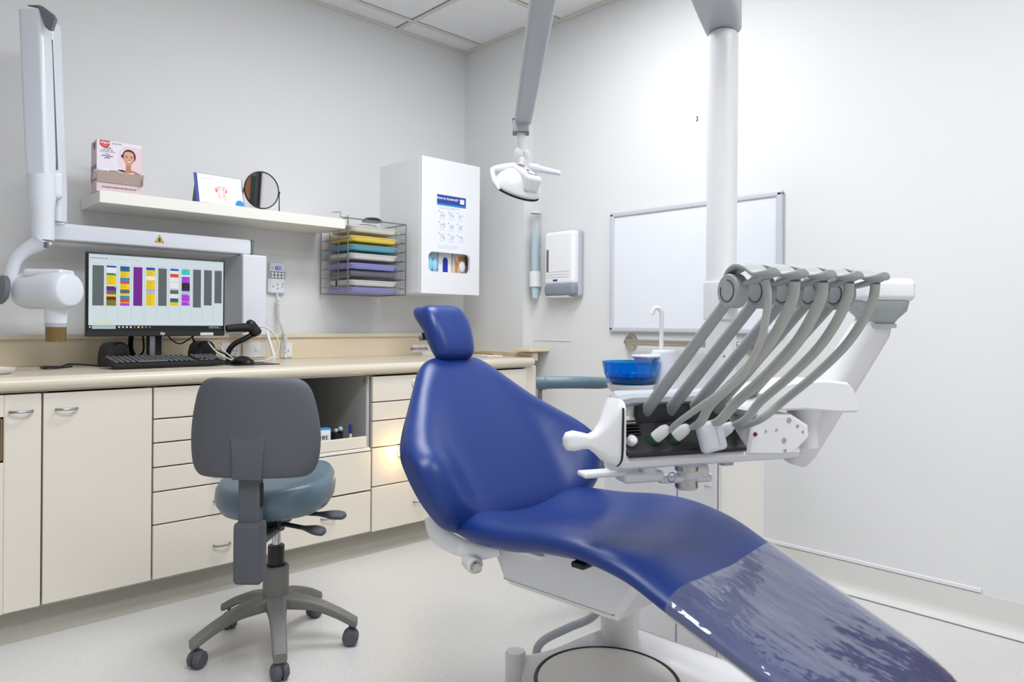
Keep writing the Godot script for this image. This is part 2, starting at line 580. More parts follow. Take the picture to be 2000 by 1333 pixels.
func cabinets() -> void:
	var o := thing("base_cabinet", "cream cupboard at the left edge with a square cutout in its door", "cabinet", Vector3(0.2, 0.1, -3.2))
	carcass_box(-0.10, 0.525, o)
	var top := Sh.new()
	# a door with a cutout, made of four rails
	top.box(Vector3(0.47, 0.472, -2.879), Vector3(0.106, 0.724, 0.018), 0.003).box(Vector3(0.00, 0.472, -2.879), Vector3(0.20, 0.724, 0.018), 0.003)
	top.box(Vector3(0.2585, 0.3605, -2.879), Vector3(0.317, 0.501, 0.018)).box(Vector3(0.2585, 0.798, -2.879), Vector3(0.317, 0.072, 0.018))
	var dr := part("door", top, M.laminate, o, T(-o.position))
	part("cutout_lining", Sh.new().box(Vector3(0.412, 0.686, -2.90), Vector3(0.006, 0.15, 0.05)).box(Vector3(0.26, 0.759, -2.90), Vector3(0.31, 0.006, 0.05)).box(Vector3(0.26, 0.614, -2.90), Vector3(0.31, 0.006, 0.05)), M.laminate_edge, dr)
	part("cutout_back", Sh.new().box(Vector3(0.26, 0.686, -2.96), Vector3(0.32, 0.16, 0.01)), M.black_matt, dr)
	bow_handle(dr, Vector3(0.465, 0.777, -2.871))
	o = thing("base_cabinet", "cream single-door cupboard with a bow handle at its top left", "cabinet", Vector3(0.7, 0.1, -3.2))
	carcass_box(0.527, 0.876, o)
	front("door", 0.526, 0.877, 0.110, 0.835, o, 0.776, 0.597)
	o = thing("drawer_unit", "cream six-drawer unit behind the grey swivel stool", "drawers", Vector3(1.13, 0.1, -3.2))
	carcass_box(0.879, 1.378, o)
	var ys := [0.110, 0.316, 0.440, 0.532, 0.624, 0.714, 0.835]
	for i in 6:
		front("drawer", 0.878, 1.380, ys[i], ys[i + 1], o, (0.195 if i == 0 else (ys[i] + ys[i + 1]) / 2 - 0.006), 1.137)
	o = thing("open_cabinet", "cream unit with an open grey niche above two deep drawers", "cabinet", Vector3(1.6, 0.1, -3.2))
	var s := Sh.new()
	s.box(Vector3(1.389, 0.468, -3.22), Vector3(0.016, 0.732, 0.66)).box(Vector3(1.819, 0.468, -3.22), Vector3(0.016, 0.732, 0.66))
	s.box(Vector3(1.605, 0.11, -3.22), Vector3(0.41, 0.016, 0.66)).box(Vector3(1.605, 0.468, -3.545), Vector3(0.41, 0.70, 0.01)).box(Vector3(1.605, 0.498, -3.22), Vector3(0.41, 0.016, 0.66))
	part("carcass", s, M.carcass, o, T(-o.position))
	part("niche_lip", Sh.new().box(Vector3(1.603, 0.531, -2.882), Vector3(0.406, 0.052, 0.016), 0.003), M.laminate, o, T(-o.position))
	part("shelf_edge", Sh.new().box(Vector3(1.603, 0.496, -2.880), Vector3(0.44, 0.014, 0.02), 0.002), M.shelf, o, T(-o.position))
	part("hinge_block", Sh.new().box(Vector3(1.806, 0.815, -2.89), Vector3(0.012, 0.022, 0.02), 0.002), M.laminate_edge, o, T(-o.position))
	front("drawer", 1.382, 1.829, 0.304, 0.487, o, 0.395, 1.60)
	front("drawer", 1.382, 1.829, 0.110, 0.302, o, 0.215, 1.605)
	o = thing("drawer_unit", "cream five-drawer unit half hidden by the blue chair back", "drawers", Vector3(2.06, 0.1, -3.2))
	carcass_box(1.833, 2.318, o)
	ys = [0.105, 0.316, 0.499, 0.623, 0.711, 0.833]
	for i in 5:
		front("drawer", 1.832, 2.32, ys[i], ys[i + 1], o, (ys[i] + ys[i + 1]) / 2, 2.10)
	o = thing("drawer_unit", "cream drawer unit at the right end of the counter run", "drawers", Vector3(2.6, 0.1, -3.2))
	carcass_box(2.322, 2.842, o)
	ys = [0.105, 0.350, 0.590, 0.833]
	for i in 3:
		front("drawer", 2.322, 2.842, ys[i], ys[i + 1], o, 0.0)
	part("end_filler", Sh.new().box(Vector3(2.89, 0.43, -3.2), Vector3(0.09, 0.83, 0.62), 0.003), M.laminate, o, T(-o.position))
	struct("baseboard_back", Sh.new().prism(PackedVector2Array([Vector2(0, 0), Vector2(0.045, 0), Vector2(0.03, 0.006), Vector2(0.014, 0.02), Vector2(0.006, 0.05), Vector2(0.004, 0.104), Vector2(0, 0.104)]), -0.1, 2.93, 0.0, Transform3D(Basis(Vector3(0, 0, 1), Vector3(0, 1, 0), Vector3(1, 0, 0)), Vector3(0, 0, -2.935))), M.kick, null, 50.0)
	# worktop with bullnose front, upstand and its ledge
	o = thing("worktop", "long cream laminate worktop with a bullnose front edge", "countertop", Vector3(1.4, 0.84, -3.2))
	var prof := PackedVector2Array([Vector2(-3.50, 0.893), Vector2(-2.872, 0.893)])
	for i in 9:
		var a := PI / 2 - PI * i / 8
		prof.append(Vector2(-2.868 + 0.024 * cos(a), 0.869 + 0.024 * sin(a)))
	prof.append_array([Vector2(-2.885, 0.845), Vector2(-2.885, 0.838), Vector2(-3.50, 0.838)])
	var zx := Transform3D(Basis(Vector3(0, 0, 1), Vector3(0, 1, 0), Vector3(1, 0, 0)), Vector3.ZERO)
	part("slab", Sh.new().prism(prof, -0.12, 2.878, 0.0, T(-o.position) * zx), M.counter, o, Transform3D(), 30.0)
	o = thing("splashback", "cream upstand with a narrow ledge running along the back of the worktop", "splashback", Vector3(1.4, 0.893, -3.53))
	part("upstand", Sh.new().box(Vector3(1.41, 0.948, -3.532), Vector3(3.07, 0.112, 0.064), 0.002), M.backsplash, o, T(-o.position))
	part("ledge", Sh.new().box(Vector3(1.41, 1.013, -3.526), Vector3(3.07, 0.022, 0.076), 0.003), M.counter, o, T(-o.position))
	part("end_upstand", Sh.new().box(Vector3(2.928, 0.896, -3.19), Vector3(0.043, 0.046, 0.60), 0.002).box(Vector3(2.94, 0.934, -2.935), Vector3(0.155, 0.018, 0.14), 0.003), M.backsplash, o, T(-o.position))
	# things inside the open niche
	o = thing("supply_box", "small blue and white product box standing in the open niche", "box", Vector3(1.60, 0.506, -2.95), deg_to_rad(-12))
	part("carton", Sh.new().box(Vector3(0, 0.055, 0), Vector3(0.10, 0.085, 0.05), 0.001), mat("carton_blue", Color(0.25, 0.62, 0.84), 0.5), o)
	part("front_print", Sh.new().box(Vector3(0.012, 0.055, 0.0254), Vector3(0.070, 0.072, 0.001)), M.print_white, o)
	words("DBE", 0.018, M.print_dark, o, T(Vector3(0.014, 0.058, 0.0262)), "lettering")
	part("carton_flap", Sh.new().box(Vector3(-0.03, 0.102, -0.01), Vector3(0.11, 0.004, 0.07), 0.001, T(Vector3.ZERO, Vector3(0, 0, 12))), M.card, o)
	o = thing("pen_cup", "dark wire pen holder beside the product box in the niche", "holder", Vector3(1.70, 0.506, -2.96))
	part("mesh_cup", Sh.new().lathe([[0.0, 0.0], [0.026, 0.0], [0.028, 0.07], [0.026, 0.07], [0.024, 0.004], [0.0, 0.004]], 16), M.black_matt, o)
	part("bead", Sh.new().ball(Vector3(0.012, 0.085, 0.01), Vector3(0.012, 0.012, 0.012), 12).ball(Vector3(-0.012, 0.08, 0.012), Vector3(0.010, 0.010, 0.010), 12), M.light_grey, o)
	o = thing("marker_pen", "blue capped marker pen upright at the right of the niche", "pen", Vector3(1.765, 0.506, -2.95))
	part("barrel", Sh.new().lathe([[0.0, 0.0], [0.007, 0.0], [0.007, 0.075], [0.004, 0.075], [0.0, 0.078]], 12), M.white, o)
	part("cap", Sh.new().lathe([[0.0, 0.06], [0.008, 0.06], [0.008, 0.098], [0.006, 0.102], [0.0, 0.102]], 12), M.print_blue, o)


# ---------------------------------------------------------------- dental chair
const SEAT := [ # z along the chair, y of the raised edges, half width, thickness, dish
	[-0.066, 0.562, 0.16, 0.020, 0.000], [-0.060, 0.577, 0.215, 0.045, 0.012], [-0.042, 0.604, 0.245, 0.064, 0.022], [-0.015, 0.614, 0.256, 0.074, 0.030], [0.05, 0.620, 0.264, 0.088, 0.036],
	[0.15, 0.625, 0.268, 0.086, 0.036], [0.27, 0.637, 0.268, 0.075, 0.030], [0.37, 0.635, 0.264, 0.068, 0.026], [0.48, 0.612, 0.256, 0.064, 0.020], [0.58, 0.568, 0.250, 0.062, 0.014],
	[0.685, 0.521, 0.245, 0.055, 0.008], [0.80, 0.472, 0.238, 0.055, 0.006], [0.90, 0.430, 0.225, 0.054, 0.004], [0.96, 0.402, 0.200, 0.050, 0.002], [0.995, 0.383, 0.160, 0.040, 0.0], [1.012, 0.372, 0.10, 0.020, 0.0]]

func cushion_ring(hw: float, th: float, fy: Callable, pw := 6.0) -> PackedVector3Array:
	# closed ring in (x, n); fy(s) adds to the front face
	var ring := PackedVector3Array()
	var n := 26
	for k in n * 2:
		var f := k if k < n else 2 * n - k
		var s := -cos(PI * f / n)
		s = clampf(s * 1.0, -1, 1)
		var e := pow(maxf(0.0, 1.0 - pow(absf(s), pw)), 0.5)
		var top := k < n
		ring.append(Vector3(s * hw, (th / 2 * e + fy.call(s)) if top else (-th / 2 * e + minf(0.0, fy.call(s)) * 0.4), 0))
	return ring

func seat_rings(z0: float, z1: float, grow: float, wrinkle := 0.0) -> Array:
	var st := smooth([0, 1, 2, 3, 4, 5, 6, 7, 8, 9, 10, 11, 12, 13, 14, 15], 5)
	var rings := []
	var n := SEAT.size()
	for q in st:
		var i := clampi(int(q), 0, n - 2)
		var t := clampf(float(q) - i, 0, 1)
		var v := []
		for c in 5:
			v.append(cubic_interpolate(SEAT[i][c], SEAT[i + 1][c], SEAT[maxi(i - 1, 0)][c], SEAT[mini(i + 2, n - 1)][c], t))
		if v[0] < z0 or v[0] > z1:
			continue
		var dish: float = v[4]
		var zz: float = v[0]
		var ring := cushion_ring(v[2] + grow, v[3] + 2 * grow, func(s): return -dish * pow(maxf(0.0, 1 - s * s), 2.0) + wrinkle * (sin(s * 11.0 + zz * 17.0) + sin(zz * 43.0 - s * 5.0) * 0.7 + sin(s * 23.0 + zz * 71.0) * 0.3))
		for k in ring.size():
			ring[k] = Vector3(ring[k].x, ring[k].y + v[1] - v[3] / 2, zz)
		rings.append(ring)
	return rings

func chair() -> void:
	var o := thing("dental_chair", "reclined dental chair in glossy dark blue vinyl, footrest under clear film", "dental chair", Vector3(1.377, 0, -1.385), deg_to_rad(3.4))
	part("seat_cushion", Sh.new().loft(seat_rings(-1, 2, 0.0)), M.blue_vinyl, o, Transform3D(), 70.0)
	# clear film sleeve over the leg end
	part("footrest_film", Sh.new().loft(seat_rings(0.575, 2, 0.0022, 0.0006), Transform3D(), false).loft(seat_rings(0.578, 2, 0.0046, 0.0009), Transform3D(), false), M.film, o, Transform3D(), 70.0).set_meta("label", "clear plastic film wrapped over the footrest")
	# backrest: stations of (height along the back, half width, thickness, wing)
	var B := [[-0.030, 0.16, 0.015, 0.0], [-0.026, 0.24, 0.035, 0.004], [-0.010, 0.290, 0.055, 0.016], [0.02, 0.322, 0.068, 0.030], [0.07, 0.346, 0.074, 0.042], [0.13, 0.356, 0.076, 0.048], [0.19, 0.344, 0.076, 0.036], [0.25, 0.306, 0.076, 0.022], [0.32, 0.248, 0.074, 0.010], [0.40, 0.184, 0.070, 0.003], [0.445, 0.148, 0.064, 0.0], [0.472, 0.118, 0.052, 0.0], [0.486, 0.090, 0.036, 0.0], [0.492, 0.05, 0.016, 0.0]]
	var rings := []
	for i in B.size() - 1:
		for q in 4:
			var v := []
			for c in 4:
				v.append(cubic_interpolate(B[i][c], B[i + 1][c], B[maxi(i - 1, 0)][c], B[mini(i + 2, B.size() - 1)][c], q / 4.0))
			var wing: float = v[3]
			var ring := cushion_ring(v[1], v[2], func(s): return wing * smoothstep(0.42, 0.80, absf(s)) * (1.0 - 0.25 * smoothstep(0.85, 1.0, absf(s))), 5.0)
			for k in ring.size():
				var p := ring[k]
				# wings carry the whole edge forward
				var w := wing * 0.8 * smoothstep(0.55, 1.0, absf(p.x) / maxf(v[1], 0.001))
				var nn := p.y + w - 0.03
				ring[k] = Vector3(p.x, 0.6 + 0.8 * v[0] + 0.6 * nn, -0.6 * v[0] + 0.8 * nn)
			rings.append(ring)
	part("backrest", Sh.new().loft(rings), M.blue_vinyl, o, Transform3D(), 70.0)
	# headrest
	var H := [[-0.002, 0.045, 0.02, 0.0], [0.004, 0.062, 0.048, 0.003], [0.018, 0.070, 0.066, 0.006], [0.05, 0.077, 0.076, 0.008], [0.09, 0.082, 0.080, 0.010], [0.125, 0.081, 0.078, 0.010], [0.148, 0.076, 0.068, 0.008], [0.162, 0.066, 0.048, 0.006], [0.168, 0.050, 0.024, 0.004], [0.170, 0.03, 0.008, 0.002]]
	rings = []
	for i in H.size() - 1:
		for q in 4:
			var v := []
			for c in 4:
				v.append(cubic_interpolate(H[i][c], H[i + 1][c], H[maxi(i - 1, 0)][c], H[mini(i + 2, H.size() - 1)][c], q / 4.0))
			var wing: float = v[3]
			var ring := cushion_ring(v[1], v[2], func(s): return 0.0, 4.5)
			for k in ring.size():
				var p := ring[k]
				var w := wing * pow(absf(p.x) / 0.09, 1.7)
				var lean: float = v[0] + 1.2 * v[0] * v[0]
				var nn := p.y + w - 0.024
				ring[k] = Vector3(p.x - 0.006, 0.985 + 0.93 * v[0] + 0.40 * nn, -0.265 - 0.42 * lean + 0.91 * nn - (0.030 * smoothstep(0.09, 0.165, v[0]) if p.y < 0 else 0.0))
			rings.append(ring)
	var hd := part("headrest", Sh.new().loft(rings), M.blue_vinyl, o, Transform3D(), 70.0)
	part("headrest_shell", Sh.new().rbox(Vector3.ZERO, Vector3(0.11, 0.11, 0.016), 0.008, 2, T(Vector3(-0.006, 1.055, -0.352), Vector3(-28, 0, 0))).tube([Vector3(-0.01, 1.05, -0.345), Vector3(-0.01, 0.95, -0.335), Vector3(-0.01, 0.90, -0.30)], 0.018, 10), M.white, hd)
	part("headrest_knob", Sh.new().lathe([[0.0, 0.0], [0.014, 0.0], [0.014, 0.03], [0.0, 0.032]], 14, along(Vector3(-0.045, 1.04, -0.360), Vector3(-1, 0, -0.3))), M.steel, hd)
	# back shell and white frame that carries back and seat
	part("back_shell", Sh.new().rbox(Vector3.ZERO, Vector3(0.30, 0.40, 0.03), 0.014, 2, T(Vector3(0, 0.76, -0.20), Vector3(-36.9, 0, 0))), M.white, o)
	var fr := Sh.new()
	for sx in [-1.0, 1.0]:
		fr.tube(smooth([Vector3(sx * 0.255, 0.585, -0.11), Vector3(sx * 0.250, 0.548, -0.085), Vector3(sx * 0.240, 0.528, -0.03), Vector3(sx * 0.225, 0.522, 0.04), Vector3(sx * 0.20, 0.530, 0.09)], 5), smooth([0.018, 0.028, 0.026, 0.020, 0.012], 5), 12, Transform3D(), 0.5, Vector3(1, 0, 0))
	fr.box(Vector3(0, 0.535, 0.10), Vector3(0.36, 0.02, 0.22), 0.008)
	part("frame", fr, M.white, o)
	part("release_knob", Sh.new().lathe([[0.0, -0.028], [0.018, -0.028], [0.021, -0.02], [0.021, 0.018], [0.017, 0.024], [0.0, 0.024]], 18, along(Vector3(-0.235, 0.494, 0.030), Vector3(-0.4, 0.0, 0.9))), M.white_matt, o)
	part("knob_insert", Sh.new().lathe([[0.0, 0.0], [0.014, 0.0], [0.012, 0.012], [0.0, 0.014]], 14, along(Vector3(-0.245, 0.493, 0.053), Vector3(-0.4, 0.0, 0.9))), M.steel, o)
	# lift housing under the seat
	var hx := PackedVector2Array([Vector2(0.01, 0.545), Vector2(0.20, 0.556), Vector2(0.44, 0.575), Vector2(0.47, 0.53), Vector2(0.405, 0.437), Vector2(0.085, 0.437), Vector2(0.068, 0.446)])
	part("lift_housing", Sh.new().prism(hx, -0.172, 0.172, 0.014, Transform3D(Basis(Vector3(0, 0, 1), Vector3(0, 1, 0), Vector3(-1, 0, 0)), Vector3.ZERO)), M.white_matt, o, Transform3D(), 25.0)
	part("housing_seam", Sh.new().box(Vector3(0, 0.4525, 0.24), Vector3(0.3455, 0.003, 0.33), 0.001), M.light_grey, o)
	part("black_bumper", Sh.new().rbox(Vector3(-0.215, 0.567, 0.36), Vector3(0.06, 0.014, 0.035), 0.005, 2), M.black, o)
	# arm linkage and cast base
	part("lift_link", Sh.new().tube([Vector3(0.16, 0.47, 0.18), Vector3(0.24, 0.33, 0.14), Vector3(0.31, 0.14, 0.09)], [0.06, 0.055, 0.055], 20), M.white, o)
	var path := smooth([Vector3(0.115, 0, -0.115), Vector3(0.16, 0, -0.05), Vector3(0.23, 0, 0.04), Vector3(0.33, 0, 0.10), Vector3(0.43, 0, 0.20), Vector3(0.50, 0, 0.36), Vector3(0.50, 0, 0.56)], 6)
	var hh := smooth([0.105, 0.125, 0.175, 0.185, 0.135, 0.09, 0.05], 6)
	var ww := smooth([0.030, 0.042, 0.060, 0.075, 0.08, 0.07, 0.05], 6)
	rings = []
	for i in path.size():
		var d: Vector3 = (path[mini(i + 1, path.size() - 1)] - path[maxi(i - 1, 0)]).normalized()
		var sd := Vector3(d.z, 0, -d.x)
		var ring := PackedVector3Array()
		for k in 17:
			var a := PI * k / 16
			ring.append(path[i] + sd * cos(a) * ww[i] * (1.0 + 0.35 * (1.0 - sin(a))) + Vector3.UP * (0.004 + (hh[i] - 0.004) * pow(sin(a), 0.6)))
		rings.append(ring)
	part("cast_base", Sh.new().loft(rings), M.white, o, Transform3D(), 60.0)
	part("pivot_post", Sh.new().lathe([[0.0, 0.0], [0.030, 0.0], [0.030, 0.052], [0.028, 0.054], [0.028, 0.058], [0.030, 0.060], [0.030, 0.118], [0.026, 0.124], [0.0, 0.125]], 24, T(Vector3(0.092, 0.0, -0.125))), M.white, o)
	part("hose", Sh.new().tube(smooth([Vector3(0.22, 0.30, 0.10), Vector3(0.285, 0.205, 0.01), Vector3(0.233, 0.170, -0.045), Vector3(0.185, 0.130, -0.10), Vector3(0.175, 0.085, -0.115), Vector3(0.19, 0.02, -0.09)], 6), 0.0125, 10), M.light_grey, o)
	# round pump cover with its rubber gasket, standing on the floor under the seat
	var pc := Vector3(0.062, 0.0, 0.222)
	part("pump_cover", Sh.new().lathe([[0.0, 0.0], [0.20, 0.0], [0.20, 0.02], [0.185, 0.16], [0.176, 0.172], [0.12, 0.182], [0.0, 0.186]], 56, T(pc)), M.shelf, o, Transform3D(), 50.0)
	var rim := []
	for i in 57:
		rim.append(pc + Vector3(0.183 * cos(TAU * i / 56), 0.168, 0.183 * sin(TAU * i / 56)))
	part("rubber_gasket", Sh.new().tube(rim, 0.0055, 8), M.black, o)


# ---------------------------------------------------------------- delivery unit over the chair
func delivery_unit() -> void:
	var Q := Vector3(1.322, 0.84, -0.881)
	var o := thing("delivery_unit", "white dental instrument table with five grey whip arms over the chair", "instrument unit", Q, deg_to_rad(-24.1))
	var up := T(Vector3(0, -0.84, 0))
	# cross sections run along the unit: x of the sheet is z of the unit
	var yz := Transform3D(Basis(Vector3(0, 0, 1), Vector3(0, 1, 0), Vector3(1, 0, 0)), Vector3.ZERO)
	part("housing", Sh.new().prism(PackedVector2Array([Vector2(0.036, 0.788), Vector2(0.042, 0.800), Vector2(0.036, 0.812), Vector2(-0.030, 0.868), Vector2(-0.048, 0.895), Vector2(-0.048, 0.775), Vector2(-0.02, 0.772)]), -0.147, 0.30, 0.004, up * yz).prism(PackedVector2Array([Vector2(-0.04, 0.905), Vector2(-0.115, 0.905), Vector2(-0.125, 0.88), Vector2(-0.12, 0.79), Vector2(-0.10, 0.772), Vector2(-0.04, 0.772)]), -0.105, 0.30, 0.006, up * yz), M.white, o, Transform3D(), 30.0)
	part("top_ledge", Sh.new().prism(PackedVector2Array([Vector2(-0.148, 0.020), Vector2(-0.145, -0.012), Vector2(-0.10, -0.11), Vector2(-0.085, -0.118), Vector2(0.17, -0.118), Vector2(0.17, -0.03), Vector2(-0.085, -0.028), Vector2(-0.12, -0.002)]), -0.932, -0.905, 0.008, up * Transform3D(Basis(Vector3(1, 0, 0), Vector3(0, 0, 1), Vector3(0, -1, 0)), Vector3.ZERO)), M.light_grey, o)
	var slope := Vector3(0, 0.056, -0.066).normalized()
	var fr := Basis(Vector3(1, 0, 0), Vector3(0, slope.y, slope.z), Vector3(1, 0, 0).cross(slope))
	var lower := part("lower_panel", Sh.new().rbox(Vector3.ZERO, Vector3(0.288, 0.080, 0.012), 0.003, 2, up * Transform3D(fr, Vector3(0.008, 0.841, 0.008))), M.panel_black, o)
	part("panel_edge", Sh.new().box(Vector3(0.008, 0.8145, 0.043), Vector3(0.288, 0.010, 0.006), 0.002, up), M.black, lower)
	var upper := part("upper_panel", Sh.new().rbox(Vector3(0.035, 0.884, -0.038), Vector3(0.225, 0.042, 0.03), 0.004, 2, up), M.panel_black, o)
	var rb := Sh.new()
	for i in 5:
		rb.box(Vector3(-0.106 + i * 0.001, 0.852 + i * 0.006, 0.004 - i * 0.004), Vector3(0.04, 0.003, 0.012), 0.001, up)
	part("vent_rib", rb, M.black, lower)
	# left cheek that narrows to the handle
	var rings := []
	for st in [[-0.143, 0.927, 0.792, 0.046, -0.040, 0.026], [-0.152, 0.928, 0.789, 0.046, -0.036, 0.028], [-0.164, 0.912, 0.793, 0.044, -0.026, 0.026], [-0.180, 0.886, 0.802, 0.040, -0.010, 0.020], [-0.198, 0.864, 0.817, 0.034, 0.000, 0.015], [-0.214, 0.858, 0.828, 0.030, 0.004, 0.012], [-0.228, 0.862, 0.828, 0.030, 0.002, 0.013], [-0.246, 0.866, 0.825, 0.032, -0.002, 0.015], [-0.260, 0.863, 0.827, 0.030, 0.0, 0.013], [-0.266, 0.854, 0.835, 0.024, 0.006, 0.007]]:
		var ring := PackedVector3Array()
		for q in Sh.rrect(st[3] - st[4], st[1] - st[2], st[5] * 0.9, 5):
			ring.append(Vector3(st[0], (st[1] + st[2]) / 2 + q.y - 0.84, (st[3] + st[4]) / 2 + q.x))
		rings.append(ring)
	part("side_handle", Sh.new().loft(rings), M.white, o, Transform3D(), 50.0)
	part("handle_seam", Sh.new().tube(smooth([Vector3(-0.150, 0.912, 0.046), Vector3(-0.151, 0.86, 0.0475), Vector3(-0.152, 0.81, 0.046), Vector3(-0.154, 0.792, 0.03)], 5), 0.0022, 6, up), M.black_matt, o)
	# bracket block and arm shell on the right
	var blk := part("bracket_block", Sh.new().prism(PackedVector2Array([Vector2(0.152, 0.800), Vector2(0.25, 0.794), Vector2(0.278, 0.797), Vector2(0.322, 0.832), Vector2(0.318, 0.858), Vector2(0.27, 0.886), Vector2(0.20, 0.888), Vector2(0.165, 0.86)]), -0.10, 0.046, 0.006, up), M.white, o, Transform3D(), 30.0)
	for h in [[0.249, 0.828, 0.006], [0.228, 0.852, 0.003], [0.285, 0.858, 0.004], [0.262, 0.872, 0.006], [0.300, 0.845, 0.003], [0.252, 0.805, 0.004], [0.20, 0.85, 0.003]]:
		part("screw_hole", Sh.new().lathe([[0.0, -0.004], [h[2], -0.004], [h[2], 0.0012], [0.0, 0.0012]], 14, up * Transform3D(Basis(Vector3(1, 0, 0), PI / 2), Vector3(h[0], h[1], 0.046))), M.steel, blk)
	part("red_dot", Sh.new().lathe([[0.0, 0.0], [0.005, 0.0], [0.004, 0.003], [0.0, 0.003]], 12, up * Transform3D(Basis(Vector3(1, 0, 0), PI / 2), Vector3(0.172, 0.845, 0.046))), mat("red_cap", Color(0.42, 0.13, 0.08), 0.5), blk)
	part("arm_shell", Sh.new().prism(PackedVector2Array([Vector2(0.150, 0.897), Vector2(0.185, 0.925), Vector2(0.225, 0.948), Vector2(0.265, 0.957), Vector2(0.36, 0.960), Vector2(0.425, 0.953), Vector2(0.445, 0.935), Vector2(0.459, 0.897), Vector2(0.455, 0.883), Vector2(0.40, 0.884), Vector2(0.30, 0.894), Vector2(0.22, 0.894), Vector2(0.185, 0.876)]), -0.06, 0.050, 0.005, up), M.white, o, Transform3D(), 40.0)
	part("neck", Sh.new().lathe([[0.0, 0.80], [0.030, 0.80], [0.030, 0.83], [0.034, 0.86], [0.046, 0.89], [0.0, 0.89]], 24, up * T(Vector3(0.357, 0, -0.01))), M.white, o)
	# sprung arm up to the elbow and the arm back to the pole
	var W := o.transform.affine_inverse()
	var e_top: Vector3 = Vector3(0.532, 1.10 - 0.84, 0.027)
	var low: Vector3 = Vector3(0.445, 0.785 - 0.84, -0.125)
	var dir := (e_top - low).normalized()
	var ends := smooth([[-0.052, 0.55], [-0.046, 0.85], [-0.02, 0.98], [0.03, 1.0], [0.30, 0.96], [e_top.distance_to(low) - 0.02, 0.90], [e_top.distance_to(low), 0.72]].map(func(q): return Vector2(q[0], q[1])), 3)
	var side := dir.cross(Vector3(0, 0, 1)).normalized()
	var fwd := side.cross(dir)
	rings = []
	for q in ends:
		var ring := PackedVector3Array()
		for p in Sh.rrect(0.086 * q.y, 0.075 * q.y, 0.026 * q.y, 5):
			ring.append(low + dir * q.x + side * p.x + fwd * p.y)
		rings.append(ring)
	part("spring_arm", Sh.new().loft(rings), M.white, o, Transform3D(), 50.0)
	var eb := W * Transform3D(Basis(Vector3.UP, deg_to_rad(-44)), Vector3(1.797, 0, -0.639))
	part("elbow_cone", Sh.new().lathe([[0.0, 1.085], [0.034, 1.085], [0.038, 1.092], [0.044, 1.100], [0.062, 1.118], [0.067, 1.140], [0.0, 1.140]], 28, eb), mat("elbow_grey", Color(0.66, 0.69, 0.685), 0.4), o)
	part("elbow_band", Sh.new().lathe([[0.036, 1.078], [0.0405, 1.078], [0.0405, 1.088], [0.036, 1.088], [0.036, 1.078]], 28, eb), M.light_grey, o)
	part("elbow_cap", Sh.new().rbox(Vector3(0.0, 1.166, 0), Vector3(0.126, 0.054, 0.118), 0.016, 4, eb), M.white, o)
	var pole: Vector3 = W * Vector3(2.07, 1.175, -1.21)
	var cap: Vector3 = W * Vector3(1.797, 1.168, -0.639)
	rings = []
	for i in 9:
		var t := i / 8.0
		var c := cap.lerp(pole, 0.02 + t * 0.92)
		var h := lerpf(0.042, 0.075, smoothstep(0.1, 0.9, t))
		var ring := PackedVector3Array()
		var dd := (pole - cap).normalized()
		var sx := dd.cross(Vector3.UP).normalized()
		for p in Sh.rrect(0.07, h, 0.018, 4):
			ring.append(c + sx * p.x + Vector3.UP * (p.y + 0.002))
		rings.append(ring)
	part("swing_arm", Sh.new().loft(rings), M.white, o, Transform3D(), 50.0)
	part("pole_clamp", Sh.new().lathe([[0.049, 1.10], [0.053, 1.10], [0.055, 1.104], [0.055, 1.215], [0.053, 1.22], [0.049, 1.22], [0.049, 1.10]], 36, W * T(Vector3(2.07, 0, -1.21))), M.white, o)
	# whip arms with holders and hoses
	var xs := [-0.053, 0.006, 0.065, 0.124, 0.183]
	var hose_ends := [Vector3(-0.040, 0.862, 0.045), Vector3(0.012, 0.866, 0.045), Vector3(0.052, 0.874, 0.05), Vector3(0.118, 0.866, 0.04), Vector3(0.150, 0.862, 0.04)]
	var arm := Sh.new().tube([Vector3(0, 0.885, -0.040), Vector3(0, 0.905, -0.018), Vector3(0, 1.02, 0.124), Vector3(0, 1.135, 0.266)], [0.0135, 0.0130, 0.0115, 0.0105], 14, up).mesh()
	var hub_s := Sh.new().lathe([[0.0, -0.008], [0.028, -0.008], [0.0305, -0.005], [0.0305, 0.015], [0.028, 0.018], [0.0, 0.018]], 32, up * Transform3D(Basis(Vector3(0, 0, 1), PI / 2), Vector3(0, 1.142, 0.277)))
	var hub := hub_s.mesh()
	var ring_pts := []
	for i in 22:
		var a := TAU * i / 26
		ring_pts.append(Vector3(-0.0185, 1.142 + 0.019 * cos(a), 0.277 + 0.019 * sin(a)))
	var groove := Sh.new().tube(ring_pts, 0.0009, 5, up).mesh()
	var leaf := Sh.new()
	rings = []
	for q in smooth([Vector3(0.012, 1.158, 0.252), Vector3(0.016, 1.177, 0.270), Vector3(0.020, 1.185, 0.298), Vector3(0.021, 1.179, 0.325), Vector3(0.021, 1.168, 0.346), Vector3(0.020, 1.168, 0.368), Vector3(0.008, 1.171, 0.376)], 4):
		var ring := PackedVector3Array()
		for p in Sh.rrect(q.x * 2, 0.010, 0.0045, 3):
			ring.append(Vector3(p.x, q.y + p.y, q.z))
		rings.append(ring)
	leaf.loft(rings, up)
	rings = []
	for q in smooth([Vector3(0.008, 1.152, 0.290), Vector3(0.009, 1.154, 0.308), Vector3(0.011, 1.157, 0.328), Vector3(0.013, 1.161, 0.350), Vector3(0.013, 1.165, 0.364)], 4):
		var ring := PackedVector3Array()
		for p in Sh.rrect(q.x * 2, 0.008, 0.0035, 3):
			ring.append(Vector3(p.x, q.y + p.y, q.z))
		rings.append(ring)
	leaf.loft(rings, up)
	var leaf_m := leaf.mesh(50.0)
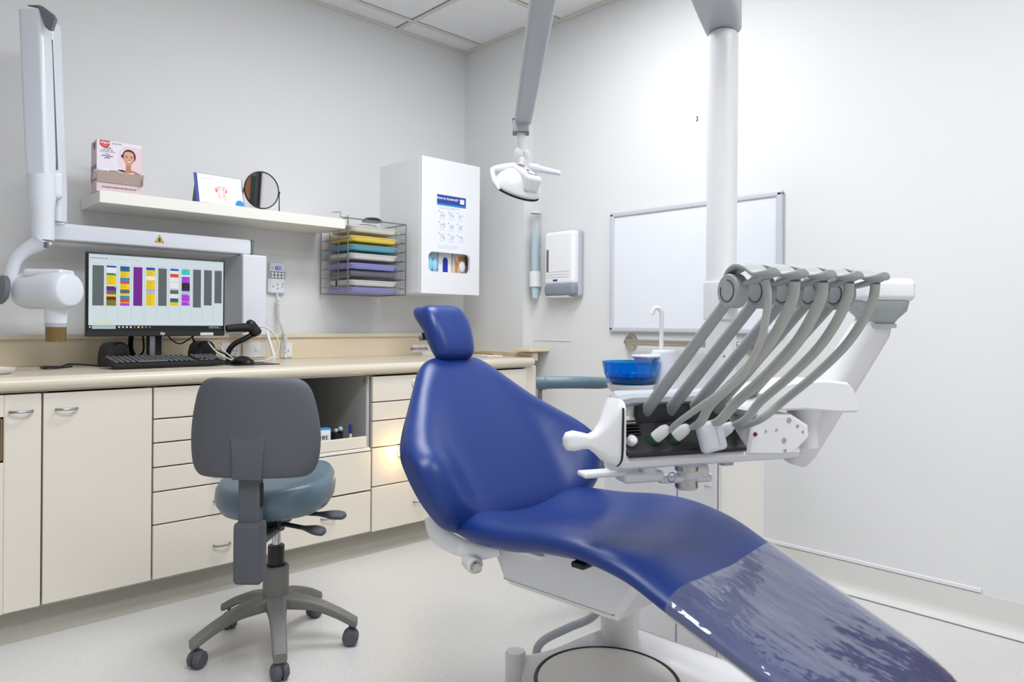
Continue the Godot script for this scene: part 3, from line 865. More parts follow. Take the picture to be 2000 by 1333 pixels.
	for i in 5:
		var at := T(Vector3(xs[i], 0, 0))
		var w := part("whip_arm", arm, M.whip_grey, o, at)
		part("hub", hub, M.whip_grey, w)
		part("hub_groove", groove, M.black_matt, w)
		part("holder", leaf_m, M.whip_grey, w)
		var e: Vector3 = hose_ends[i] - Vector3(xs[i], 0, 0)
		var pts := smooth([Vector3(0.004, 1.158, 0.352), Vector3(0.008, 1.118, 0.352 if i == 0 else 0.338), Vector3(0.008, 1.05, 0.332 if i == 0 else 0.285), Vector3(0.006, 0.985, 0.275 if i == 0 else 0.205), Vector3(0.004, 0.925, 0.165 if i == 0 else 0.118), Vector3(e.x * 0.7, 0.884, 0.082), e], 6)
		var rr: float = [0.0065, 0.010, 0.0105, 0.009, 0.0085][i]
		var rs := []
		for k in pts.size():
			rs.append(lerpf(rr, minf(rr, 0.0062), smoothstep(0.75, 1.0, float(k) / pts.size())))
		part("hose", Sh.new().tube(pts, rs, 12, up), M.hose_grey, w)
	# couplings in the lower panel
	for c in [[-0.054, 0.0], [-0.004, 0.0], [0.106, 0.0]]:
		var p := Vector3(c[0] - 0.012, 0.838, 0.016)
		var d := Vector3(0.45, 0.62, 0.55)
		part("coupling", Sh.new().lathe([[0.0, 0.008], [0.0120, 0.008], [0.0130, 0.018], [0.0125, 0.034], [0.0095, 0.043], [0.0075, 0.046], [0.0, 0.046]], 20, up * along(p, d)), M.white_matt, o)
		part("coupling_ring", Sh.new().lathe([[0.0, -0.012], [0.0160, -0.012], [0.0160, 0.007], [0.0150, 0.010], [0.0, 0.010]], 20, up * along(p, d)), M.green_ring, o)
	part("control_knob", Sh.new().lathe([[0.0, -0.004], [0.011, -0.004], [0.011, 0.014], [0.008, 0.017], [0.0, 0.017]], 18, up * along(Vector3(-0.120, 0.836, 0.02), Vector3(0.1, 0.66, 0.75))), M.white_matt, o)
	var mini := part("adapter_box", Sh.new().rbox(Vector3.ZERO, Vector3(0.056, 0.064, 0.028), 0.010, 4, up * T(Vector3(0.050, 0.848, 0.060), Vector3(-8, -8, 12))), M.white_cool, o)
	words("P5 NEWTRON", 0.0042, M.print_grey, mini, up * T(Vector3(0.056, 0.849, 0.0748), Vector3(-8, -8, -78)), "lettering", false, 0.0004)
	# underneath: swivel hub, tray arm
	part("swivel_hub", Sh.new().lathe([[0.0, 0.70], [0.024, 0.70], [0.026, 0.704], [0.026, 0.724], [0.023, 0.726], [0.023, 0.742], [0.026, 0.744], [0.026, 0.756], [0.032, 0.762], [0.034, 0.79], [0.0, 0.79]], 28, up * T(Vector3(0.095, 0, -0.10))), M.white_matt, o)
	part("hub_band", Sh.new().lathe([[0.0235, 0.705], [0.0272, 0.705], [0.0272, 0.721], [0.0235, 0.721], [0.0235, 0.705]], 28, up * T(Vector3(0.095, 0, -0.10))).lathe([[0.0235, 0.744], [0.0272, 0.744], [0.0272, 0.754], [0.0235, 0.754], [0.0235, 0.744]], 28, up * T(Vector3(0.095, 0, -0.10))), M.steel, o)
	part("tray_arm", Sh.new().rbox(Vector3(0.062, 0.728, -0.10), Vector3(0.14, 0.018, 0.034), 0.007, 3, up * T(Vector3.ZERO, Vector3(0, 0, -2))).rbox(Vector3(-0.035, 0.742, -0.09), Vector3(0.10, 0.026, 0.06), 0.010, 3, up).rbox(Vector3(-0.115, 0.752, -0.09), Vector3(0.13, 0.012, 0.045), 0.005, 3, up).rbox(Vector3(0.125, 0.74, -0.10), Vector3(0.05, 0.034, 0.034), 0.010, 3, up), M.white, o)
	part("tray_post", Sh.new().lathe([[0.0, 0.75], [0.022, 0.75], [0.018, 0.77], [0.018, 0.80], [0.0, 0.80]], 20, up * T(Vector3(-0.02, 0, -0.08))), M.white, o)
	var rp := []
	for i in 17:
		rp.append(Vector3(0.038 + 0.0105 * cos(TAU * i / 16), 0.736 + 0.0105 * sin(TAU * i / 16), -0.072))
	part("pull_ring", Sh.new().tube(rp, 0.0014, 6, up), M.steel, o)
	part("under_rail", Sh.new().box(Vector3(0.12, 0.778, -0.07), Vector3(0.14, 0.008, 0.03), 0.001, up).box(Vector3(0.175, 0.768, -0.06), Vector3(0.03, 0.02, 0.02), 0.002, up), M.light_grey, o)


# ---------------------------------------------------------------- cabinet tower with pole and cuspidor
func tower() -> void:
	var o := thing("dental_tower", "white floor cabinet carrying the tall pole beside the dental chair", "dental cabinet", Vector3(2.1, 0, -1.37))
	var W := T(-o.position)
	part("cabinet", Sh.new().rbox(Vector3(2.115, 0.40, -1.47), Vector3(0.25, 0.70, 0.30), 0.008, 2, W).rbox(Vector3(2.115, 0.40, -1.245), Vector3(0.25, 0.70, 0.142), 0.006, 2, W).rbox(Vector3(2.10, 0.79, -1.38), Vector3(0.24, 0.12, 0.46), 0.04, 4, W), M.white_matt, o)
	part("side_panel", Sh.new().rbox(Vector3(2.125, 0.41, -1.163), Vector3(0.262, 0.76, 0.016), 0.003, 2, W), M.shelf, o)
	part("door_gap", Sh.new().box(Vector3(2.12, 0.40, -1.318), Vector3(0.23, 0.66, 0.012), 0.0, W).box(Vector3(2.12, 0.42, -1.1735), Vector3(0.24, 0.70, 0.005), 0.0, W), M.shadow_gap, o)
	part("plinth", Sh.new().box(Vector3(2.125, 0.03, -1.38), Vector3(0.23, 0.06, 0.42), 0.004, W), M.shelf, o)
	part("latch", Sh.new().rbox(Vector3(1.989, 0.60, -1.205), Vector3(0.006, 0.04, 0.026), 0.002, 2, W), M.white, o)
	part("pole", Sh.new().lathe([[0.0, 0.80], [0.0475, 0.80], [0.0475, 1.99], [0.046, 2.01], [0.040, 2.02], [0.0, 2.02]], 40, W * T(Vector3(2.07, 0, -1.21))), M.white, o)
	part("pole_screw", Sh.new().ball(Vector3(2.036, 0.985, -1.178), Vector3(0.003, 0.003, 0.003), 8, W), M.black, o)
	# cuspidor: base, glass bowl, cup filler
	part("cuspidor_body", Sh.new().lathe([[0.0, 0.84], [0.052, 0.84], [0.050, 0.90], [0.045, 0.985], [0.040, 0.995], [0.0, 0.997]], 28, W * T(Vector3(2.085, 0, -1.435))).rbox(Vector3(2.025, 0.975, -1.455), Vector3(0.11, 0.010, 0.07), 0.004, 3, W).lathe([[0.0, 0.945], [0.018, 0.945], [0.038, 0.972], [0.0, 0.974]], 20, W * T(Vector3(2.01, 0, -1.465))), M.white_cool, o)
	part("bowl_seat", Sh.new().lathe([[0.0, 0.845], [0.06, 0.845], [0.075, 0.862], [0.082, 0.880], [0.0, 0.880]], 32, W * T(Vector3(1.985, 0, -1.50))), M.white, o)
	var gl := glass("blue_glass", Color(0.10, 0.66, 0.95, 0.10), 0.04)
	gl.refraction_enabled = true
	gl.refraction_scale = 0.03
	part("glass_bowl", Sh.new().lathe([[0.0, 0.872], [0.055, 0.874], [0.080, 0.892], [0.092, 0.918], [0.098, 0.952], [0.100, 0.957], [0.096, 0.957], [0.089, 0.920], [0.077, 0.897], [0.054, 0.881], [0.0, 0.880]], 40, W * T(Vector3(1.985, 0, -1.50))), gl, o).set_meta("label", "blue glass cuspidor bowl")
	part("bowl_drain", Sh.new().lathe([[0.0, 0.8835], [0.076, 0.897], [0.084, 0.908], [0.0, 0.902]], 32, W * T(Vector3(1.985, 0, -1.50))), mat("deep_blue", Color(0.02, 0.10, 0.52), 0.2), o)
	part("cup_filler", Sh.new().tube(smooth([Vector3(2.075, 0.99, -1.44), Vector3(2.075, 1.06, -1.44), Vector3(2.075, 1.118, -1.44), Vector3(2.068, 1.138, -1.445), Vector3(2.055, 1.138, -1.455), Vector3(2.048, 1.118, -1.460)], 5), 0.0075, 12, W), M.white, o)


# ---------------------------------------------------------------- operating light
func lamp_basis() -> Transform3D:
	var z := Vector3(0.50, -0.52, 0.66).normalized()
	var x := Vector3.UP.cross(z).normalized()
	return Transform3D(Basis(x, z.cross(x), z), Vector3(-0.002, -0.008, 0))

func operating_light() -> void:
	var o := thing("operating_light", "white dental operating light hanging on a slim arm", "lamp", Vector3(1.53, 1.53, -1.58))
	var W := T(-o.position)
	var s0 := Vector3(1.536, 1.713, -1.576)
	var s1 := Vector3(1.054, 1.744, -1.027)
	var tip := s0 + (s1 - s0) * 1.6
	var d := (s1 - s0).normalized()
	var sx := d.cross(Vector3.UP).normalized()
	var rings := []
	for i in 3:
		var c: Vector3 = [s0, s1, tip][i]
		var ring := PackedVector3Array()
		for p in Sh.rrect(0.052, 0.046, 0.010, 3):
			ring.append(c + sx * p.x + Vector3.UP * p.y)
		rings.append(ring)
	part("spring_arm", Sh.new().loft(rings, W), M.light_grey, o, Transform3D(), 40.0)
	var RT := Vector3(0.725, 0, 0.688)
	var FW := Vector3(0.688, 0, -0.725)
	var L := Transform3D(Basis(RT, Vector3.UP, -FW), Vector3.ZERO)   # axes of the lamp head: x to the right of the chair, z to the dentist
	part("arm_joint", Sh.new().rbox(Vector3(0, 0.155, 0), Vector3(0.050, 0.042, 0.046), 0.006, 2, L), M.light_grey, o)
	part("joint_seam", Sh.new().box(Vector3(0, 0.174, 0), Vector3(0.052, 0.0016, 0.048), 0.0, L).box(Vector3(0, 0.1345, 0), Vector3(0.050, 0.0016, 0.046), 0.0, L), M.grey_cap, o)
	part("neck", Sh.new().tube([Vector3(0.0, 0.140, 0), Vector3(0.003, 0.10, 0), Vector3(0.004, 0.075, 0)], [0.0135, 0.012, 0.0125], 16, L), M.white, o)
	part("ball_joint", Sh.new().ball(Vector3(-0.006, 0.073, 0.004), Vector3(0.0155, 0.0175, 0.016), 18, L).ball(Vector3(0.016, 0.070, -0.004), Vector3(0.0135, 0.0155, 0.015), 18, L).tube([Vector3(0.002, 0.06, 0), Vector3(0.0, 0.035, 0.005)], 0.013, 14, L), M.white, o)
	var tilt := L * lamp_basis()
	part("head", Sh.new().lathe([[0.0, -0.034], [0.070, -0.034], [0.076, -0.028], [0.076, -0.020], [0.066, 0.004], [0.045, 0.024], [0.020, 0.032], [0.0, 0.033]], 36, tilt * T(Vector3(0, 0, 0), Vector3.ZERO)), M.white, o, Transform3D(), 50.0)
	part("head_bridge", Sh.new().rbox(Vector3(0.0, 0.014, 0.016), Vector3(0.056, 0.052, 0.118), 0.012, 4, tilt), M.white, o)
	part("rim_ring", Sh.new().lathe([[0.068, -0.037], [0.0745, -0.037], [0.0745, -0.033], [0.068, -0.033], [0.068, -0.037]], 36, tilt), M.black_matt, o)
	part("lens", Sh.new().lathe([[0.0, -0.036], [0.067, -0.036], [0.067, -0.033], [0.0, -0.033]], 36, tilt), M.white_cool, o)
	part("switch_badge", Sh.new().rbox(Vector3(0.0, 0.0405, 0.046), Vector3(0.030, 0.002, 0.020), 0.001, 2, tilt), M.grey_cap, o)
	part("switch_button", Sh.new().lathe([[0.0, 0.0], [0.008, 0.0], [0.007, 0.002], [0.0, 0.002]], 16, tilt * T(Vector3(0.0, 0.0412, 0.046))), M.print_white, o)
	part("sensor_mark", Sh.new().lathe([[0.0, 0.0], [0.005, 0.0], [0.005, 0.001], [0.0, 0.001]], 14, tilt * T(Vector3(0.002, 0.0402, 0.018))), M.black_matt, o)
	part("handle", Sh.new().tube(smooth([Vector3(-0.02, 0.030, 0.0), Vector3(-0.055, 0.026, 0.005), Vector3(-0.082, 0.022, 0.010), Vector3(-0.086, 0.012, 0.014), Vector3(-0.078, -0.02, 0.03), Vector3(-0.062, -0.045, 0.04)], 5), smooth([0.016, 0.014, 0.009, 0.008, 0.008, 0.0075], 5), 12, L), M.white_cool, o)
	part("handle", Sh.new().tube(smooth([Vector3(0.025, 0.034, -0.01), Vector3(0.05, 0.030, -0.01), Vector3(0.06, 0.028, -0.012), Vector3(0.122, 0.018, -0.018)], 4), smooth([0.012, 0.0135, 0.011, 0.0075], 4), 12, L), M.white_cool, o)
	# elbow and the fixed arm back to the pole
	var arm_l := (Vector3(2.07, 0, -1.21) - Vector3(tip.x, 0, tip.z)).length()
	var ad := (Vector3(2.07, 0, -1.21) - Vector3(tip.x, 0, tip.z)).normalized()
	part("elbow", Sh.new().lathe([[0.0, 1.70], [0.036, 1.70], [0.038, 1.72], [0.038, 2.12], [0.034, 2.14], [0.0, 2.14]], 28, W * T(Vector3(tip.x, 0, tip.z))), M.white, o)
	rings = []
	var ax := ad.cross(Vector3.UP).normalized()
	for q in [[0.0, 0.075, 0.075], [arm_l - 0.10, 0.125, 0.105], [arm_l + 0.01, 0.112, 0.12], [arm_l + 0.048, 0.090, 0.09]]:
		var ring := PackedVector3Array()
		for p in Sh.rrect(q[1], q[2], 0.018, 4):
			ring.append(Vector3(tip.x, 2.085, tip.z) + ad * q[0] + ax * p.x + Vector3.UP * (p.y - (0.0 if q[0] < arm_l else 0.01)))
		rings.append(ring)
	part("fixed_arm", Sh.new().loft(rings, W), M.light_grey, o, Transform3D(), 40.0)


# ---------------------------------------------------------------- stools
func stools() -> void:
	var ctr := Vector3(1.085, 0, -2.28)
	var o := thing("swivel_stool", "grey swivel stool with blue-grey seat standing by the counter", "stool", ctr, deg_to_rad(-44), "")
	# local -z is the way the sitter looks (away from the camera), +z the backrest side
	var f := [40.5, 112.5, 184.5, -103.5, -31.5]
	var inv := o.transform.basis.inverse()
	var hub := part("base_hub", Sh.new().lathe([[0.0, 0.125], [0.042, 0.125], [0.046, 0.135], [0.046, 0.17], [0.042, 0.175], [0.042, 0.268], [0.038, 0.272], [0.030, 0.272], [0.030, 0.2], [0.0, 0.2]], 28), M.stool_base, o)
	for a in f:
		var r := deg_to_rad(a)
		var d: Vector3 = inv * Vector3(cos(r), 0, sin(r))
		var sd := Vector3.UP.cross(d).normalized()
		var rings := []
		for q in smooth([Vector3(0.02, 0.155, 0.042), Vector3(0.06, 0.150, 0.038), Vector3(0.13, 0.138, 0.030), Vector3(0.20, 0.110, 0.027), Vector3(0.245, 0.086, 0.026), Vector3(0.268, 0.074, 0.024)], 3):
			var ring := PackedVector3Array()
			for p in Sh.rrect(q.z * 1.7, q.z * 1.15, q.z * 0.35, 3):
				ring.append(d * q.x + sd * p.x + Vector3.UP * (q.y + p.y))
			rings.append(ring)
		part("leg", Sh.new().loft(rings), M.stool_base, o, Transform3D(), 45.0)
		var c := part("caster", Sh.new().lathe([[0.0, -0.024], [0.020, -0.024], [0.026, -0.018], [0.027, -0.004], [0.020, -0.003], [0.020, 0.003], [0.027, 0.004], [0.026, 0.018], [0.020, 0.024], [0.0, 0.024]], 24, Transform3D(Basis(Vector3(0, 0, 1), PI / 2), Vector3(0, 0.0272, 0))), M.stool_plastic, o, Transform3D(Basis(Vector3.UP, r * 1.7 + 0.5), d * 0.248))
		part("caster_hood", Sh.new().rbox(Vector3(0, 0.044, 0.002), Vector3(0.034, 0.026, 0.034), 0.010, 3).tube([Vector3(0, 0.05, 0), Vector3(0, 0.085, 0)], 0.006, 10), M.stool_plastic, c)
	part("outer_sleeve", Sh.new().lathe([[0.0, 0.25], [0.027, 0.25], [0.027, 0.335], [0.025, 0.338], [0.0, 0.338]], 24), M.black, o)
	part("gas_column", Sh.new().lathe([[0.0, 0.33], [0.0145, 0.33], [0.0145, 0.42], [0.0, 0.42]], 20), M.chrome, o)
	var mech := part("tilt_mechanism", Sh.new().rbox(Vector3(0, 0.425, 0.01), Vector3(0.075, 0.045, 0.13), 0.010, 3).lathe([[0.0, 0.385], [0.026, 0.388], [0.030, 0.405], [0.0, 0.41]], 20), M.black, o)
	part("mechanism_bolt", Sh.new().lathe([[0.0, 0.0], [0.004, 0.0], [0.004, 0.004], [0.0, 0.004]], 10, along(Vector3(0.02, 0.418, 0.075), Vector3(0, 0, 1))), M.chrome, mech)
	for q in [[Vector3(0.02, 0.420, 0.035), Vector3(0.165, 0.392, 0.03)], [Vector3(0.02, 0.432, -0.055), Vector3(0.205, 0.418, -0.075)]]:
		var d: Vector3 = q[1] - q[0]
		var lv := part("lever", Sh.new().tube([q[0], q[0] + d * 0.6], 0.0075, 10), M.black, o)
		part("paddle", Sh.new().tube(smooth([q[0] + d * 0.50, q[0] + d * 0.62, q[0] + d * 0.82, q[0] + d * 1.0, q[0] + d * 1.06], 4), smooth([0.012, 0.017, 0.029, 0.026, 0.008], 4), 16, Transform3D(), 0.5, Vector3.UP), M.stool_plastic, lv)
	# moulded saddle seat
	var rings := []
	for q in [[0.4, 0.450], [0.75, 0.452], [0.90, 0.462], [0.98, 0.484], [1.0, 0.510], [0.985, 0.535], [0.93, 0.555], [0.84, 0.566], [0.7, 0.571], [0.5, 0.571], [0.3, 0.570], [0.12, 0.570]]:
		var ring := PackedVector3Array()
		for k in 40:
			var a := TAU * k / 40
			var cx := cos(a)
			var cz := sin(a)
			# wide rear (+z), narrower nose (-z)
			var rx := 0.198 * (1.0 - 0.22 * maxf(0.0, -cz))
			var rz := 0.190 if cz > 0 else 0.215
			var p := Vector3(cx * rx * q[0], 0, cz * rz * q[0])
			var sad: float = 0.026 * pow(absf(p.x) / 0.2, 2) + 0.046 * pow(maxf(0, -p.z) / 0.2, 2) - 0.018 * (1.0 - minf(1.0, p.length() / 0.19))
			p.y = q[1] + (sad if q[1] > 0.5 else sad * 0.55) - (0.012 if q[1] > 0.5 else 0.0)
			ring.append(p)
		rings.append(ring)
	part("seat", Sh.new().loft(rings), M.teal_vinyl, o, T(Vector3.ZERO, Vector3(0, -32, 0)), 70.0)
	# backrest with its upright
	var up_ := part("back_upright", Sh.new().rbox(Vector3(0, 0.53, 0.232), Vector3(0.066, 0.22, 0.040), 0.010, 3).rbox(Vector3(0, 0.388, 0.235), Vector3(0.086, 0.185, 0.062), 0.014, 3).rbox(Vector3(0, 0.47, 0.236), Vector3(0.080, 0.02, 0.055), 0.006, 2).box(Vector3(0, 0.405, 0.13), Vector3(0.06, 0.02, 0.20), 0.004), M.stool_plastic, o)
	part("height_slot", Sh.new().rbox(Vector3(0.034, 0.56, 0.235), Vector3(0.006, 0.07, 0.02), 0.002, 2), M.black_matt, up_)
	rings = []
	var prof := [[0.612, 0.150, 0.030], [0.618, 0.170, 0.046], [0.64, 0.188, 0.056], [0.68, 0.197, 0.058], [0.74, 0.199, 0.056], [0.80, 0.192, 0.053], [0.86, 0.178, 0.048], [0.892, 0.162, 0.042], [0.908, 0.140, 0.030], [0.913, 0.110, 0.016]]
	for i in prof.size() - 1:
		for q in 3:
			var v := []
			for c in 3:
				v.append(cubic_interpolate(prof[i][c], prof[i + 1][c], prof[maxi(i - 1, 0)][c], prof[mini(i + 2, prof.size() - 1)][c], q / 3.0))
			var ring := cushion_ring(v[1], v[2], func(s): return 0.0, 8.0)
			for k in ring.size():
				var p := ring[k]
				ring[k] = Vector3(p.x, v[0], 0.235 + p.y - 1.1 * p.x * p.x)
			rings.append(ring)
	var bk := part("backrest", Sh.new().loft(rings), M.stool_plastic, o, Transform3D(), 60.0)
	rings = []
	for q in smooth([Vector3(0.044, 0.612, 0.270), Vector3(0.047, 0.66, 0.271), Vector3(0.054, 0.72, 0.2645), Vector3(0.070, 0.765, 0.256), Vector3(0.090, 0.79, 0.246)], 4):
		var ring := PackedVector3Array()
		for p in Sh.rrect(q.x * 2, 0.02, 0.008, 3):
			ring.append(Vector3(p.x, q.y, q.z - 0.008 + p.y - 0.9 * p.x * p.x))
		rings.append(ring)
	part("backrest_rib", Sh.new().loft(rings), M.stool_plastic, bk, Transform3D(), 50.0)
	# the assistant's stool behind the chair: same base and seat, a torso bar instead of a back
	var s2 := copy(o, Vector3(2.40, 0, -1.74), deg_to_rad(80), "assistant stool with a curved blue-grey torso bar, behind the chair back")
	for c in s2.get_children():
		if String(c.name).begins_with("back") or String(c.name).begins_with("lever"):
			s2.remove_child(c)
			c.free()
	var W := s2.transform.affine_inverse()
	var b0: Vector3 = W * Vector3(1.868, 0.868, -1.83)
	var b1: Vector3 = W * Vector3(1.96, 0.871, -1.735)
	var b2: Vector3 = W * Vector3(2.07, 0.866, -1.70)
	var b3: Vector3 = W * Vector3(2.17, 0.862, -1.74)
	part("torso_bar", Sh.new().tube(smooth([b0 + (b0 - b1) * 0.05, b0 + (b1 - b0) * 0.16, b0 + (b1 - b0) * 0.3, b1, b2, b3], 5), smooth([0.022, 0.026, 0.023, 0.0225, 0.022, 0.020], 5), 16), M.blue_gray, s2)
	var foot: Vector3 = W * Vector3(1.875, 0.45, -1.85)
	part("bar_post", Sh.new().tube(smooth([W * Vector3(1.874, 0.86, -1.825), W * Vector3(1.876, 0.70, -1.83), foot, Vector3(0, 0.43, 0)], 4), 0.008, 10), M.stool_base, s2)


# ---------------------------------------------------------------- wall x-ray unit
func xray() -> void:
	var o := thing("xray_unit", "white wall mounted dental x-ray unit with folded arms and round head", "x-ray unit", Vector3(1.47, 1.02, -3.45))
	var W := T(-o.position)
	part("generator_box", Sh.new().rbox(Vector3(1.468, 1.21, -3.447), Vector3(0.118, 0.384, 0.235), 0.008, 3, W), M.white_cool, o)
	part("box_seam", Sh.new().box(Vector3(1.468, 1.21, -3.336), Vector3(0.1192, 0.384, 0.0012), 0.0, W), M.light_grey, o)
	var beam := part("wall_arm", Sh.new().rbox(Vector3(1.045, 1.4395, -3.39), Vector3(0.83, 0.072, 0.075), 0.010, 3, W), M.white_cool, o)
	part("arm_cap", Sh.new().rbox(Vector3(1.466, 1.4395, -3.39), Vector3(0.014, 0.074, 0.078), 0.006, 2, W), M.grey_cap, beam)
	var tri := part("warning_label", Sh.new().prism(PackedVector2Array([Vector2(-0.017, -0.013), Vector2(0.017, -0.013), Vector2(0, 0.017)]), 0.0, 0.0006, 0.0, W * T(Vector3(1.046, 1.442, -3.3525))), mat("label_yellow", Color(0.88, 0.72, 0.06), 0.5), beam)
	part("warning_border", Sh.new().prism(PackedVector2Array([Vector2(-0.020, -0.015), Vector2(0.020, -0.015), Vector2(0, 0.020)]), -0.0002, 0.0003, 0.0, W * T(Vector3(1.046, 1.442, -3.3525))), M.black, beam)
	part("warning_symbol", Sh.new().prism(PackedVector2Array([Vector2(-0.008, -0.010), Vector2(-0.001, -0.003), Vector2(-0.006, -0.002), Vector2(0.0, 0.009), Vector2(0.006, -0.002), Vector2(0.001, -0.003), Vector2(0.008, -0.010)]), 0.0005, 0.0010, 0.0, W * T(Vector3(1.046, 1.442, -3.3525))), M.black, beam)
	# two folded arms, joined by the grey cap at the top
	var dirR := Vector3(0.725, 0, 0.688)
	var dirT := Vector3(-0.688, 0, 0.725)
	var sect := func(c: Vector3, w: float, t: float) -> PackedVector3Array:
		var ring := PackedVector3Array()
		for p in Sh.rrect(w, t, 0.016, 4):
			ring.append(c + dirR * p.x + dirT * p.y)
		return ring
	part("front_arm", Sh.new().loft([sect.call(Vector3(0.556, 2.247, -3.225), 0.088, 0.07), sect.call(Vector3(0.562, 2.1, -3.22), 0.090, 0.07), sect.call(Vector3(0.574, 1.70, -3.200), 0.086, 0.07), sect.call(Vector3(0.577, 1.615, -3.196), 0.080, 0.065)], W), M.white_cool, o, Transform3D(), 40.0)
	part("rear_arm", Sh.new().loft([sect.call(Vector3(0.619, 2.245, -3.30), 0.060, 0.07), sect.call(Vector3(0.628, 1.9, -3.29), 0.062, 0.07), sect.call(Vector3(0.642, 1.58, -3.285), 0.062, 0.065), sect.call(Vector3(0.645, 1.47, -3.285), 0.058, 0.06)], W), M.white_cool, o, Transform3D(), 40.0)
	part("arm_groove", Sh.new().tube([Vector3(0.612, 2.16, -3.225), Vector3(0.629, 1.66, -3.205)], 0.004, 6, W), M.grey_cap, o)
	part("hinge_cap", Sh.new().prism(PackedVector2Array([Vector2(-0.048, 0.016), Vector2(-0.005, 0.018), Vector2(0.012, 0.012), Vector2(0.052, -0.018), Vector2(0.062, -0.036), Vector2(0.048, -0.078), Vector2(0.032, -0.076), Vector2(0.018, -0.064), Vector2(-0.006, 0.006)]), 0.028, 0.042, 0.004, W * Transform3D(Basis(dirR, Vector3.UP, dirT), Vector3(0.590, 2.245, -3.20))), M.grey_cap, o)
	part("elbow", Sh.new().tube([Vector3(0.575, 1.63, -3.19), Vector3(0.578, 1.55, -3.19), Vector3(0.580, 1.50, -3.19), Vector3(0.582, 1.385, -3.19)], [0.046, 0.046, 0.040, 0.037], 24, W).rbox(Vector3(0.615, 1.60, -3.225), Vector3(0.07, 0.11, 0.07), 0.02, 4, W), M.white_cool, o)
	part("elbow_foot", Sh.new().lathe([[0.0, 1.46], [0.026, 1.46], [0.026, 1.53], [0.030, 1.58], [0.0, 1.58]], 20, W * T(Vector3(0.648, 0, -3.29))), M.white_cool, o)
	# yoke and tube head
	var H := Transform3D(Basis(dirR, Vector3.UP, dirT), Vector3(0.600, 1.19, -3.155))
	var yoke := part("yoke", Sh.new().tube(smooth([Vector3(-0.028, 0.20, 0.0), Vector3(-0.045, 0.182, 0.0), Vector3(-0.085, 0.155, 0.01), Vector3(-0.118, 0.115, 0.02), Vector3(-0.132, 0.06, 0.025), Vector3(-0.140, 0.01, 0.025), Vector3(-0.140, -0.03, 0.02)], 5), smooth([0.036, 0.032, 0.026, 0.024, 0.024, 0.030, 0.022], 5), 16, W * H, 0.8), M.white_cool, o)
	part("yoke_clip", Sh.new().box(Vector3(0.006, 0.172, 0.035), Vector3(0.016, 0.022, 0.01), 0.002, W * H), M.grey_cap, yoke)
	part("yoke_cap", Sh.new().lathe([[0.0, 0.0], [0.050, 0.0], [0.056, 0.006], [0.050, 0.018], [0.025, 0.028], [0.0, 0.030]], 28, W * H * along(Vector3(-0.150, 0.005, 0.030), Vector3(-0.55, 0.1, 0.8))), M.grey_cap, yoke)
	var hd := part("tube_head", Sh.new().lathe([[0.0, -0.115], [0.050, -0.115], [0.066, -0.105], [0.070, -0.085], [0.071, 0.06], [0.069, 0.088], [0.062, 0.106], [0.054, 0.113], [0.0, 0.116]], 36, W * H * along(Vector3(-0.012, 0.005, 0.0), Vector3(1, 0, 0.28))).rbox(Vector3(-0.005, 0.068, 0.0), Vector3(0.145, 0.03, 0.09), 0.012, 4, W * H), M.white_cool, o, Transform3D(), 45.0)
	part("collar", Sh.new().lathe([[0.0, -0.125], [0.036, -0.125], [0.037, -0.10], [0.040, -0.05], [0.0, -0.04]], 28, W * H * T(Vector3(0.022, 0, 0.0))), M.white_cool, hd)
	part("collar_ring", Sh.new().lathe([[0.0, -0.133], [0.036, -0.133], [0.0372, -0.118], [0.0, -0.115]], 28, W * H * T(Vector3(0.022, 0, 0.0))), M.light_grey, hd)
	part("aiming_cone", Sh.new().lathe([[0.034, -0.188], [0.0345, -0.130], [0.031, -0.130], [0.031, -0.188], [0.034, -0.188]], 28, W * H * T(Vector3(0.022, 0, 0.0))), M.amber, hd).set_meta("label", "brown aiming cone")
	# wall handset of the unit with its coiled cord
	o = thing("xray_handset", "small white keypad with blue display on the wall right of the monitor", "keypad", Vector3(1.682, 1.312, -3.55))
	part("body", Sh.new().rbox(Vector3.ZERO, Vector3(0.086, 0.162, 0.022), 0.010, 4), M.white_cool, o)
	part("side_clip", Sh.new().rbox(Vector3(-0.046, -0.04, 0), Vector3(0.008, 0.07, 0.02), 0.003, 2), M.white, o)
	var dm := mat("display_blue", Color(0.05, 0.10, 0.45), 0.3)
	dm.emission_enabled = true
	dm.emission = Color(0.10, 0.22, 0.75)
	dm.emission_energy_multiplier = 0.5
	part("display_screen", Sh.new().box(Vector3(0.002, 0.051, 0.0112), Vector3(0.032, 0.019, 0.001)), dm, o)
	words("125", 0.013, M.print_white, o, T(Vector3(0.002, 0.051, 0.0120)), "digits")
	var kb := part("key_band", Sh.new().rbox(Vector3(0, 0.014, 0.0112), Vector3(0.080, 0.036, 0.0012), 0.0005, 1), M.grey_cap, o)
	for i in 4:
		for j in 2:
			part("key", Sh.new().rbox(Vector3(-0.029 + i * 0.0193, 0.022 - j * 0.016, 0.0122), Vector3(0.014, 0.012, 0.0015), 0.0006, 1), M.white, kb)
	for p in [[-0.025, -0.045], [0.0, -0.035], [0.025, -0.045], [0.0, -0.055], [0.028, -0.030], [-0.028, 0.051]]:
		part("button", Sh.new().lathe([[0.0, 0.0], [0.006, 0.0], [0.005, 0.002], [0.0, 0.002]], 14, Transform3D(Basis(Vector3(1, 0, 0), PI / 2), Vector3(p[0], p[1], 0.0108))), M.light_grey, o)
	var cp := [Vector3(0, -0.078, 0.004), Vector3(0.002, -0.10, 0.006)]
	var coil := Sh.new()
	for i in 241:
		var t := i / 240.0
		var a := t * 26 * TAU
		cp.append(Vector3(0.002 + 0.006 * t + 0.0065 * cos(a), -0.11 - 0.275 * t, 0.012 + 0.075 * smoothstep(0.3, 0.75, t) + 0.0065 * sin(a)))
